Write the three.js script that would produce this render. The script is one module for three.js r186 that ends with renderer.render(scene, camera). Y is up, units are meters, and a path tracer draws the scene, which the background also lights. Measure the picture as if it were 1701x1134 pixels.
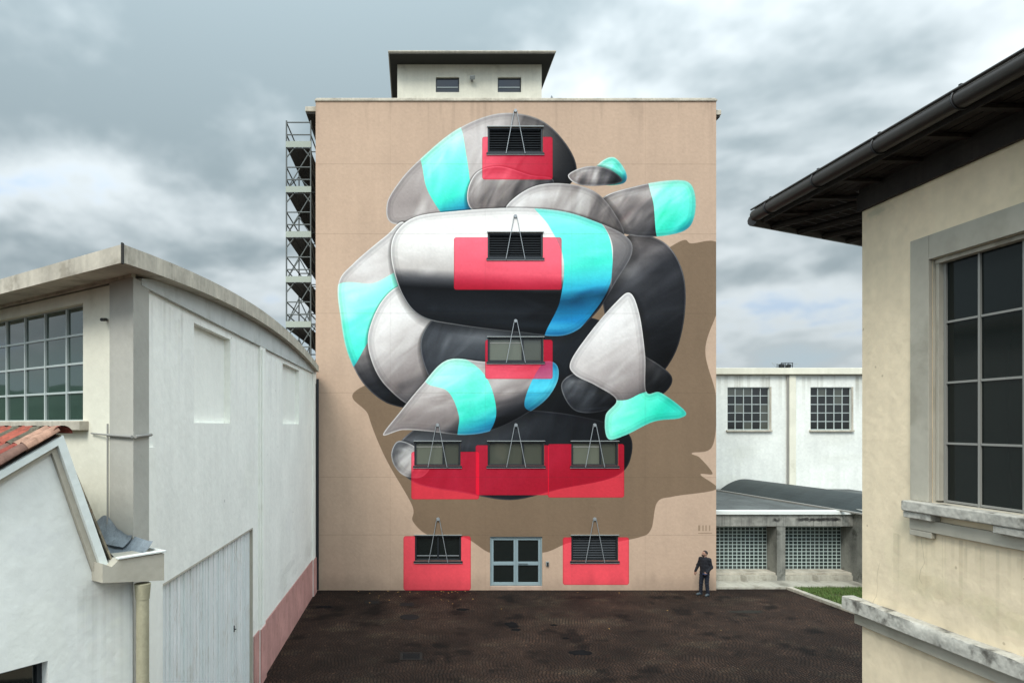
import * as THREE from 'three';
import { mergeGeometries, mergeVertices } from 'three/addons/utils/BufferGeometryUtils.js';
import { RoundedBoxGeometry } from 'three/addons/geometries/RoundedBoxGeometry.js';
import { MarchingCubes } from 'three/addons/objects/MarchingCubes.js';

// ---------------------------------------------------------------- noise
const hash = (x, y, s) => {
  let h = Math.imul(x | 0, 374761393) ^ Math.imul(y | 0, 668265263) ^ Math.imul(s | 0, 1274126177);
  h = Math.imul(h ^ (h >>> 13), 1274126177); h ^= h >>> 16;
  return (h >>> 0) / 4294967296;
};
const mod = (a, n) => ((a % n) + n) % n;
const LAT = new Float32Array(65536);
for (let i = 0; i < 65536; i++) LAT[i] = hash(i & 255, i >> 8, 1234);
function vnoise(x, y, p, s) {                       // value noise, period p cells (0 = none)
  let x0 = Math.floor(x), y0 = Math.floor(y);
  const fx = x - x0, fy = y - y0, u = fx * fx * fx * (fx * (fx * 6 - 15) + 10), v = fy * fy * fy * (fy * (fy * 6 - 15) + 10);
  let x1 = x0 + 1, y1 = y0 + 1;
  if (p) { x0 -= Math.floor(x0 / p) * p; x1 -= Math.floor(x1 / p) * p; y0 -= Math.floor(y0 / p) * p; y1 -= Math.floor(y1 / p) * p; }
  const ox = s * 91, oy = s * 37, r0 = ((y0 + oy) & 255) << 8, r1 = ((y1 + oy) & 255) << 8, c0 = (x0 + ox) & 255, c1 = (x1 + ox) & 255;
  const a = LAT[r0 | c0], b = LAT[r0 | c1], c = LAT[r1 | c0], d = LAT[r1 | c1];
  return a + (b - a) * u + (c - a) * v + (a - b - c + d) * u * v;
}
function fbm(x, y, p, oct, s, gain = 0.5) {
  let a = 1, t = 0, n = 0;
  for (let o = 0; o < oct; o++) { t += a * vnoise(x, y, p, s + o * 17); n += a; a *= gain; x *= 2; y *= 2; p *= 2; }
  return t / n;
}
function rng(seed) { let s = seed >>> 0; return () => { s = (s + 0x6d2b79f5) | 0; let t = Math.imul(s ^ (s >>> 15), 1 | s); t = (t + Math.imul(t ^ (t >>> 7), 61 | t)) ^ t; return ((t ^ (t >>> 14)) >>> 0) / 4294967296; }; }
const clamp = (x, a = 0, b = 1) => Math.min(b, Math.max(a, x));
const smooth = (a, b, x) => { const t = clamp((x - a) / (b - a)); return t * t * (3 - 2 * t); };
const mix = (a, b, t) => a + (b - a) * t;
const SRGB = new Float32Array(8193);
for (let i = 0; i <= 8192; i++) { const l = i / 8192; SRGB[i] = 255 * (l <= 0.0031308 ? 12.92 * l : 1.055 * Math.pow(l, 1 / 2.4) - 0.055); }
const toS = (l) => { const t = (l < 0 ? 0 : l > 1 ? 1 : l) * 8192, i = t | 0; return i >= 8192 ? 255 : SRGB[i] + (SRGB[i + 1] - SRGB[i]) * (t - i); };

// ---------------------------------------------------------------- camera, sky, sun, exposure
const scene = new THREE.Scene();
const CAM_Y = 6.58;
const camera = new THREE.PerspectiveCamera(2 * Math.atan(567 / 1150) * 180 / Math.PI, 1701 / 1134, 0.1, 900);
camera.position.set(0, CAM_Y, 0);
camera.lookAt(0, CAM_Y, -10);
camera.setViewOffset(1701, 1134, 160.5, -139, 1701, 1134);   // shift lens: verticals stay upright
camera.updateProjectionMatrix();

function skyTexture() {
  const W = 2048, H = 1024, data = new Float32Array(W * H * 4);
  for (let j = 0; j < H; j++) {
    const el = ((j + 0.5) / H - 0.5) * Math.PI, y = Math.sin(el), c = Math.cos(el);
    for (let i = 0; i < W; i++) {
      const az = ((i + 0.5) / W - 0.5) * 2 * Math.PI, x = c * Math.cos(az), z = c * Math.sin(az);
      let r, g, b;
      if (y <= 0) { r = 0.16; g = 0.155; b = 0.15; } else {
        const k = 1 / (y + 0.24), px = x * k, pz = z * k;
        const wx = fbm(px * 0.9 + 3.1, pz * 0.9, 0, 4, 11) - 0.5, wz = fbm(px * 0.9, pz * 0.9 + 7.7, 0, 4, 23) - 0.5;
        const big = fbm(px * 0.8 + wx * 0.5 + 41.3, pz * 0.8 + wz * 0.5 + 12.8, 0, 4, 5);
        const det = fbm(px * 2.6 + wx * 0.6, pz * 2.6 + wz * 0.6, 0, 7, 31, 0.55);
        const west = 0.5 - 0.5 * x / Math.sqrt(x * x + z * z + 1e-6);    // one side of the overcast is heavier
        const f = 0.5 * big + 0.5 * det;
        const d = smooth(0.375, 0.635, f + 0.13 * (west - 0.5));
        const blue = smooth(0.445, 0.36, f + 0.04 * (west - 0.5));
        const grade = (0.50 + 0.85 * y + 2.0 * Math.pow(y, 3.5)) * (1 + 0.7 * smooth(-0.45, 0.75, z));             // overcast: brighter towards the zenith, raised behind the camera to fill the side walls
        r = mix(0.655, 0.225, d); g = mix(0.71, 0.282, d); b = mix(0.735, 0.31, d);
        r = mix(r, 0.30, blue * 0.6); g = mix(g, 0.46, blue * 0.6); b = mix(b, 0.70, blue * 0.6);
        const haze = Math.exp(-y * 7) * 0.45;
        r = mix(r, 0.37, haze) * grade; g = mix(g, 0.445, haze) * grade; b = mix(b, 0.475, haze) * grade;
      }
      const o = (j * W + i) * 4;
      data[o] = r; data[o + 1] = g; data[o + 2] = b; data[o + 3] = 1;
    }
  }
  const t = new THREE.DataTexture(data, W, H, THREE.RGBAFormat, THREE.FloatType);
  t.mapping = THREE.EquirectangularReflectionMapping; t.magFilter = THREE.LinearFilter; t.minFilter = THREE.LinearFilter;
  t.wrapS = THREE.RepeatWrapping; t.needsUpdate = true;
  return t;
}
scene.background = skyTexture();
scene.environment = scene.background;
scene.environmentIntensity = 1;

const sun = new THREE.DirectionalLight(new THREE.Color(1.0, 0.965, 0.91), 1.5);
sun.name = 'sun';
sun.position.set(-15, 40, 8); sun.target.position.set(0, 4, -22);
sun.castShadow = true; sun.shadow.radius = 45; sun.shadow.mapSize.set(2048, 2048);
Object.assign(sun.shadow.camera, { left: -35, right: 35, top: 35, bottom: -35, near: 1, far: 140 });
scene.add(sun, sun.target);

const renderer = new THREE.WebGLRenderer({ antialias: true });
renderer.setSize(1024, 682);
renderer.toneMapping = THREE.LinearToneMapping;
renderer.toneMappingExposure = 1.9;
renderer.shadowMap.enabled = true;

// ---------------------------------------------------------------- scene helpers
const used = new Map();
function numbered(name) { const n = used.get(name) || 0; used.set(name, n + 1); return n ? name + '_' + String(n).padStart(3, '0') : name; }
function tag(o, label, category, group) { o.userData.label = label; if (category) o.userData.category = category; if (group) o.userData.group = group; return o; }
function thing(name, label, category, [x, y, z] = [0, 0, 0], turn = 0, group) {
  const o = new THREE.Group(); o.name = numbered(name); o.position.set(x, y, z); o.rotation.y = turn;
  scene.add(o); return tag(o, label, category, group);
}
function part(parent, name, g, m, label) {
  const o = new THREE.Mesh(g, m); o.name = name; o.castShadow = o.receiveShadow = true;
  if (label) o.userData.label = label; parent.add(o); return o;
}
function sub(parent, name, [x, y, z] = [0, 0, 0], turn = 0, label) { const o = new THREE.Group(); o.name = name; o.position.set(x, y, z); o.rotation.y = turn; if (label) o.userData.label = label; parent.add(o); return o; }
function structure(o, name) { o.name = name; o.userData.kind = 'structure'; o.castShadow = o.receiveShadow = true; scene.add(o); return o; }
function flat(g) { return g.index ? g.toNonIndexed() : g; }
function muv(g) {                                    // uv in metres from the dominant normal
  g = flat(g); if (!g.attributes.normal) g.computeVertexNormals();
  const p = g.attributes.position, n = g.attributes.normal, uv = new Float32Array(p.count * 2);
  for (let i = 0; i < p.count; i += 3) {
    let a = 0, b = 0, c = 0;
    for (let k = 0; k < 3; k++) { a += Math.abs(n.getX(i + k)); b += Math.abs(n.getY(i + k)); c += Math.abs(n.getZ(i + k)); }
    for (let k = 0; k < 3; k++) {
      const x = p.getX(i + k), y = p.getY(i + k), z = p.getZ(i + k);
      const [u, v] = a >= b && a >= c ? [z, y] : b >= c ? [x, z] : [x, y];
      uv[(i + k) * 2] = u; uv[(i + k) * 2 + 1] = v;
    }
  }
  g.setAttribute('uv', new THREE.BufferAttribute(uv, 2));
  for (const k of Object.keys(g.attributes)) if (!['position', 'normal', 'uv'].includes(k)) g.deleteAttribute(k);
  return g;
}
const merge = (list) => mergeGeometries(list.map((g) => muv(g)));
// box from corner to corner, edges slightly rounded when r is given
function bx(x0, y0, z0, x1, y1, z1, r = 0) {
  const w = x1 - x0, h = y1 - y0, d = z1 - z0;
  const g = r ? new RoundedBoxGeometry(w, h, d, 1, Math.min(r, w / 2.01, h / 2.01, d / 2.01)) : new THREE.BoxGeometry(w, h, d);
  g.translate((x0 + x1) / 2, (y0 + y1) / 2, (z0 + z1) / 2);
  return muv(g);
}
function rod(a, b, r, seg = 8, r2 = r) {
  const A = new THREE.Vector3(...a), B = new THREE.Vector3(...b), d = B.clone().sub(A), g = new THREE.CylinderGeometry(r2, r, d.length(), seg);
  g.applyQuaternion(new THREE.Quaternion().setFromUnitVectors(new THREE.Vector3(0, 1, 0), d.clone().normalize()));
  g.translate((A.x + B.x) / 2, (A.y + B.y) / 2, (A.z + B.z) / 2);
  return muv(g);
}
// wall in the xy plane with openings [x0, y0, x1, y1]; front face at z = 0, thickness t behind it
function wallShape(points, holes, t, bevel = 0) {
  const s = new THREE.Shape(points.map(([x, y]) => new THREE.Vector2(x, y)));
  for (const [x0, y0, x1, y1] of holes) {
    const h = new THREE.Path(); h.moveTo(x0, y0); h.lineTo(x0, y1); h.lineTo(x1, y1); h.lineTo(x1, y0); h.closePath(); s.holes.push(h);
  }
  const g = new THREE.ExtrudeGeometry(s, { depth: t, bevelEnabled: bevel > 0, bevelSize: bevel, bevelThickness: bevel, bevelSegments: 1, steps: 1, curveSegments: 12 });
  g.translate(0, 0, -t - bevel);
  return g;
}
const rect = (x0, y0, x1, y1) => [[x0, y0], [x1, y0], [x1, y1], [x0, y1]];

// ---------------------------------------------------------------- materials
function dataTex(n, fn, srgb = true, m = n) {
  const d = new Uint8Array(n * m * 4);
  for (let j = 0; j < m; j++) for (let i = 0; i < n; i++) {
    const c = fn((i + 0.5) / n, (j + 0.5) / m, i, j), o = (j * n + i) * 4;
    if (srgb) { d[o] = toS(c[0]); d[o + 1] = toS(c[1]); d[o + 2] = toS(c[2]); } else d[o] = d[o + 1] = d[o + 2] = 255 * clamp(c);
    d[o + 3] = 255;
  }
  const t = new THREE.DataTexture(d, n, m); t.wrapS = t.wrapT = THREE.RepeatWrapping; t.magFilter = THREE.LinearFilter; t.minFilter = THREE.LinearMipmapLinearFilter;
  if (srgb) t.colorSpace = THREE.SRGBColorSpace; t.needsUpdate = true; return t;
}
const rep = (t, x, y = x) => { t.repeat.set(x, y); return t; };
const bumpPlaster = rep(dataTex(512, (u, v) => 0.6 * fbm(u * 24, v * 24, 24, 4, 3) + 0.4 * fbm(u * 6, v * 6, 6, 3, 9), false), 1 / 2);
// rendered wall: base colour, mottling, faint vertical runs, patches of repair
function plaster(base, { seed = 1, tile = 6, mottle = 0.1, run = 0.08, patch = 0.06, dirt = [0.5, 0.48, 0.42], dirtAmt = 0.25, rough = 0.92, bump = 0.006, spec = 0.6 } = {}) {
  const t = rep(dataTex(tile <= 1.5 ? 256 : tile <= 3 ? 400 : 640, (u, v) => {
    const m = fbm(u * 5, v * 5, 5, 6, seed) - 0.5, f = fbm(u * 60, v * 60, 60, 3, seed + 50) - 0.5;
    const r = fbm(u * 40, v * 3, 0, 3, seed + 7) * smooth(0, 0.12, u) * smooth(1, 0.88, u) - 0.35;
    const p = smooth(0.5, 0.56, fbm(u * 3, v * 3, 3, 3, seed + 90));
    const k = 1 + mottle * 2 * m + mottle * 0.9 * f + run * r - patch * p;
    const q = dirtAmt * smooth(0.55, 0.8, fbm(u * 7, v * 7, 7, 6, seed + 33, 0.62));
    return base.map((c, i) => c * k * mix(1, dirt[i], q));
  }), 1 / tile);
  return new THREE.MeshPhysicalMaterial({ map: t, bumpMap: bumpPlaster, bumpScale: bump, roughness: rough, specularIntensity: spec });
}
const plain = (c, rough = 0.6, metal = 0, extra = {}) => new THREE.MeshStandardMaterial({ color: new THREE.Color().setRGB(...c), roughness: rough, metalness: metal, ...extra });
// a wall map that covers the wall once: canvas in metres, y up
function onceMap(W, H, x0, y0, ppm, paint, noise = 0.05, seed = 1) {
  const w = Math.min(2048, Math.round(W * ppm)), h = Math.min(2048, Math.round(H * ppm)), cv = document.createElement('canvas'); cv.width = w; cv.height = h;
  const c = cv.getContext('2d');
  c.setTransform(w / W, 0, 0, -h / H, -x0 * w / W, h + y0 * h / H);
  paint(c); c.setTransform(1, 0, 0, 1, 0, 0);
  const im = c.getImageData(0, 0, w, h), d = im.data;
  for (let j = 0; j < h; j++) for (let i = 0; i < w; i++) {
    const X = i * W / w, Y = j * H / h;
    const k = 1 + noise * ((fbm(X * 0.7, Y * 0.7, 0, 5, seed) - 0.5) * 1.6 + (fbm(X * 9, Y * 9, 0, 3, seed + 3) - 0.5) + (fbm(X * 5, Y * 0.35, 0, 3, seed + 8) - 0.5) * 0.7);
    const o = (j * w + i) * 4; d[o] *= k; d[o + 1] *= k; d[o + 2] *= k;
  }
  c.putImageData(im, 0, 0);
  const t = new THREE.CanvasTexture(cv); t.colorSpace = THREE.SRGBColorSpace; t.wrapS = t.wrapT = THREE.RepeatWrapping; t.magFilter = THREE.LinearFilter;
  t.repeat.set(1 / W, 1 / H); t.offset.set(-x0 / W, -y0 / H);
  return t;
}
const css = (l, a = 1) => `rgba(${l.map((x) => Math.round(toS(x))).join(',')},${a})`;
function blob(c, x, y, rx, ry, seed, n = 22, rough = 0.35) {    // irregular closed outline
  const R = rng(seed); c.beginPath();
  const rs = Array.from({ length: n }, () => 1 - rough * R());
  for (let i = 0; i <= n; i++) { const a = i / n * 2 * Math.PI, k = rs[i % n]; c.lineTo(x + Math.cos(a) * rx * k, y + Math.sin(a) * ry * k); }
  c.closePath();
}

const WHITE = [0.85, 0.85, 0.775];
const M = {
  white: plaster(WHITE, { seed: 4, mottle: 0.05, run: 0.05, patch: 0.03, dirtAmt: 0.15 }),
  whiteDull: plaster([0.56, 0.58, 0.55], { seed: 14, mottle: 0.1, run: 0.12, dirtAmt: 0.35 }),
  shed: plaster([0.66, 0.70, 0.66], { seed: 24, mottle: 0.06, run: 0.06, patch: 0.03, dirtAmt: 0.2 }),
  cream: plaster([0.62, 0.57, 0.46], { seed: 34, mottle: 0.06, run: 0.05, dirtAmt: 0.2 }),
  creamPale: plaster([0.70, 0.68, 0.56], { seed: 44, mottle: 0.07, run: 0.1, dirtAmt: 0.3 }),
  greyStone: plaster([0.44, 0.41, 0.335], { seed: 54, mottle: 0.12, run: 0.1, dirtAmt: 0.3 }),
  cornerGrey: plaster([0.42, 0.41, 0.36], { seed: 56, mottle: 0.08, run: 0.1, dirtAmt: 0.3 }),
  ledgeStone: plaster([0.50, 0.48, 0.42], { seed: 64, tile: 2, mottle: 0.35, run: 0.1, patch: 0.1, dirt: [0.22, 0.21, 0.2], dirtAmt: 0.9, bump: 0.02 }),
  concrete: plaster([0.36, 0.34, 0.28], { seed: 74, tile: 3, mottle: 0.22, run: 0.35, patch: 0.1, dirt: [0.4, 0.38, 0.34], dirtAmt: 0.6, bump: 0.012 }),
  fascia: plaster([0.47, 0.43, 0.35], { seed: 84, tile: 3, mottle: 0.2, run: 0.35, patch: 0.08, dirt: [0.45, 0.43, 0.4], dirtAmt: 0.6 }),
  annex: plaster([0.20, 0.20, 0.175], { seed: 94, tile: 3, mottle: 0.25, run: 0.45, patch: 0.12, dirt: [0.3, 0.3, 0.28], dirtAmt: 0.8, bump: 0.012 }),
  pink: plaster([0.52, 0.28, 0.245], { seed: 104, tile: 3, mottle: 0.16, run: 0.2, patch: 0.1, dirtAmt: 0.4 }),
  tan: plaster([0.44, 0.33, 0.225], { seed: 114, mottle: 0.05 }),
  penthouse: plaster([0.70, 0.67, 0.55], { seed: 124, tile: 4, mottle: 0.08, run: 0.12, dirtAmt: 0.3 }),
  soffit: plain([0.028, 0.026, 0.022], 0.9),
  wood: plaster([0.030, 0.024, 0.020], { seed: 134, tile: 1.5, mottle: 0.3, run: 0.4, dirtAmt: 0.2, rough: 0.75 }),
  gutter: plain([0.045, 0.040, 0.036], 0.42, 0.4),
  black: plain([0.012, 0.013, 0.014], 0.45),
  blackMetal: plain([0.018, 0.022, 0.026], 0.4, 0.3),
  louver: plain([0.016, 0.019, 0.022], 0.45, 0.2),
  steel: plain([0.50, 0.52, 0.53], 0.35, 0.8),
  rodSteel: plain([0.30, 0.32, 0.33], 0.4, 0.4),
  paintedFrame: plain([0.42, 0.47, 0.45], 0.5),
  greyFrame: plain([0.27, 0.265, 0.24], 0.55),
  doorFrame: plain([0.26, 0.34, 0.36], 0.45, 0.2),
  glass: new THREE.MeshPhysicalMaterial({ color: new THREE.Color().setRGB(0.010, 0.013, 0.012), roughness: 0.04, ior: 1.55 }),
  glassDark: new THREE.MeshPhysicalMaterial({ color: new THREE.Color().setRGB(0.008, 0.011, 0.010), roughness: 0.08, ior: 1.32 }),
  glassHall: new THREE.MeshPhysicalMaterial({ color: new THREE.Color().setRGB(0.014, 0.016, 0.016), roughness: 0.06, ior: 1.5 }),
  glassSky: new THREE.MeshPhysicalMaterial({ color: new THREE.Color().setRGB(0.022, 0.046, 0.036), roughness: 0.03, ior: 2.1 }),
  curtain: new THREE.MeshPhysicalMaterial({ color: new THREE.Color().setRGB(0.105, 0.115, 0.085), roughness: 0.3, clearcoat: 1, clearcoatRoughness: 0.04 }),
  curtainDim: new THREE.MeshPhysicalMaterial({ color: new THREE.Color().setRGB(0.05, 0.055, 0.040), roughness: 0.3, clearcoat: 1, clearcoatRoughness: 0.04 }),
  block: new THREE.MeshPhysicalMaterial({ color: new THREE.Color().setRGB(0.028, 0.038, 0.036), roughness: 0.16, ior: 1.5 }),
  block2: new THREE.MeshPhysicalMaterial({ color: new THREE.Color().setRGB(0.045, 0.056, 0.052), roughness: 0.22, ior: 1.5 }),
  mortar: plain([0.42, 0.50, 0.47], 0.8),
  lead: plaster([0.20, 0.23, 0.25], { seed: 144, tile: 1, mottle: 0.35, run: 0.2, dirtAmt: 0.4, rough: 0.5, bump: 0.02 }),
  pipe: plaster([0.40, 0.37, 0.25], { seed: 154, tile: 1.2, mottle: 0.18, run: 0.3, dirtAmt: 0.6, rough: 0.6 }),
  roofFelt: plaster([0.075, 0.085, 0.082], { seed: 164, tile: 4, mottle: 0.25, run: 0.4, patch: 0.25, dirt: [1.5, 1.5, 1.5], dirtAmt: 0.4, rough: 0.6 }),
  vault: plaster([0.026, 0.034, 0.034], { seed: 174, tile: 3, mottle: 0.2, run: 0.2, dirtAmt: 0.3, rough: 0.55 }),
  galv: plain([0.30, 0.32, 0.31], 0.5, 0.5),
  scaffold: plain([0.10, 0.11, 0.105], 0.6, 0.2),
  deckBoard: plain([0.30, 0.33, 0.28], 0.7),
  deckUnder: plain([0.03, 0.03, 0.03], 0.9),
  whiteCap: plain([0.66, 0.68, 0.64], 0.6),
};

// ---------------------------------------------------------------- ground
function cobbleMaps() {
  const n = 2048, S = 6, W = 1.5, P = 0.1, R = 1.02;
  const col = new Uint8Array(n * n * 4), bmp = new Uint8Array(n * n * 4);
  for (let j = 0; j < n; j++) for (let i = 0; i < n; i++) {
    const X = i / n * S, Y = j / n * S;
    const wob = (fbm(X * 2, Y * 2, 12, 3, 71) - 0.5) * 0.05;
    const colm = Math.floor(X / W), xl = X - (colm + 0.5) * W;
    const v = Y + wob - Math.sqrt(R * R - xl * xl) + R + (colm % 2) * 0.05;
    const row = Math.floor(v / P), fr = v / P - row, ang = Math.asin(clamp(xl / R, -1, 1)) * R;
    const rw = mod(row, 60), a = ang / P + hash(rw, colm, 5) * 0.9, idx = Math.floor(a), fa = a - idx;
    const e = Math.min(fr, 1 - fr, fa, 1 - fa), h = hash(idx + 40, rw + colm * 97, 8);
    const top = smooth(0.05, 0.2, e + (fbm(X * 60, Y * 60, 360, 2, 4) - 0.5) * 0.07);
    const grit = fbm(X * 45, Y * 45, 270, 3, 12), big = fbm(X * 1, Y * 1, 6, 4, 99);
    const wear = fbm(X * 4, Y * 4, 24, 4, 55);
    let k = mix(0.22, 1, top) * (0.78 + 0.4 * h) * (0.75 + 0.5 * grit) * (0.65 + 0.7 * big) * (0.8 + 0.4 * wear);
    const warm = hash(idx + 7, rw + colm * 31, 3);
    const base = [0.043 + 0.014 * warm, 0.0275 + 0.004 * warm, 0.0205];
    const spark = h > 0.985 ? 1.45 : 1;
    const o = (j * n + i) * 4;
    for (let c = 0; c < 3; c++) col[o + c] = toS(base[c] * k * spark);
    col[o + 3] = 255;
    bmp[o] = bmp[o + 1] = bmp[o + 2] = 255 * clamp(top * (0.72 + 0.22 * h) + 0.1 * (grit - 0.5)); bmp[o + 3] = 255;
  }
  const mk = (d, s) => { const t = new THREE.DataTexture(d, n, n); t.wrapS = t.wrapT = THREE.RepeatWrapping; t.magFilter = THREE.LinearFilter; if (s) t.colorSpace = THREE.SRGBColorSpace; t.repeat.set(1 / S, 1 / S); t.needsUpdate = true; return t; };
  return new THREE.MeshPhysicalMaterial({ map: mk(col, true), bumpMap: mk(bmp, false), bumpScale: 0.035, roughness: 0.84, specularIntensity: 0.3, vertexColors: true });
}
{
  const ax = [-300, -60, -20], az = [-300, -120, -45];
  for (let v = -9; v <= 20; v += 0.16) ax.push(v); ax.push(40, 90, 300);
  for (let v = -33; v <= -12; v += 0.16) az.push(v); az.push(-6, 0, 10, 60, 300);
  const pos = [], col = [], idx = [], ny = az.length;
  const tone = (x, z) => {
    const b = fbm(x * 0.35 + 50, z * 0.35 + 50, 0, 5, 901), m = fbm(x * 1.6 + 9, z * 1.6 + 70, 0, 5, 903, 0.6), st = smooth(0.60, 0.74, fbm(x * 0.8 + 20, z * 1.3 + 90, 0, 5, 905, 0.6)), oil = smooth(0.66, 0.74, fbm(x * 1.4 + 33, z * 1.4 + 13, 0, 4, 907));
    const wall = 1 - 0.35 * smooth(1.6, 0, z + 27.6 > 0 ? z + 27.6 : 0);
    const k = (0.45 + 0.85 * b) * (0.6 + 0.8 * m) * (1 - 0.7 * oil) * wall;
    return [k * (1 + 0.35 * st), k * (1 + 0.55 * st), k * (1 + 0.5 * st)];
  };
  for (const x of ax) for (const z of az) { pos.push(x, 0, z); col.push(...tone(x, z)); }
  for (let i = 0; i + 1 < ax.length; i++) for (let j = 0; j + 1 < ny; j++) { const p = i * ny + j; idx.push(p, p + 1, p + ny, p + 1, p + ny + 1, p + ny); }
  const g = new THREE.BufferGeometry(); g.setAttribute('position', new THREE.Float32BufferAttribute(pos, 3)); g.setAttribute('color', new THREE.Float32BufferAttribute(col, 3));
  g.setAttribute('uv', new THREE.Float32BufferAttribute(pos.flatMap((v, i) => (i % 3 === 0 ? [v] : i % 3 === 2 ? [v] : [])), 2)); g.setIndex(idx); g.computeVertexNormals();
  structure(new THREE.Mesh(g, cobbleMaps()), 'cobbled_ground');
}

{
  const pos = [], idx = [], n = 90, m = 10;
  for (let i = 0; i <= n; i++) for (let j = 0; j <= m; j++) {
    const a = mix(-2.55, -1.0, i / n), r = 420 + j * 30, h = j === 0 ? -1 : (12 + 46 * fbm(i * 0.09 + 4, j * 0.25, 0, 5, 611)) * Math.sin(Math.PI * Math.min(1, j / m + 0.1) * 0.62) ;
    pos.push(Math.sin(a) * r, h, -Math.cos(a) * r);
  }
  for (let i = 0; i < n; i++) for (let j = 0; j < m; j++) { const p = i * (m + 1) + j; idx.push(p, p + m + 1, p + 1, p + 1, p + m + 1, p + m + 2); }
  const g = new THREE.BufferGeometry(); g.setAttribute('position', new THREE.Float32BufferAttribute(pos, 3)); g.setIndex(idx); g.computeVertexNormals();
  structure(new THREE.Mesh(muv(g), plaster([0.045, 0.065, 0.045], { seed: 770, tile: 90, mottle: 0.4, dirtAmt: 0.5 })), 'hills');
}

// ---------------------------------------------------------------- painted building
const FX = -3.98, FZ = -27.6, U = 0.024, FW = 666 * U, FH = 812 * U;
const wx = (p) => (p - 524) * U, wy = (p) => (980 - p) * U;      // mural sketch units (2.4 cm) to metres on the facade

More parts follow.
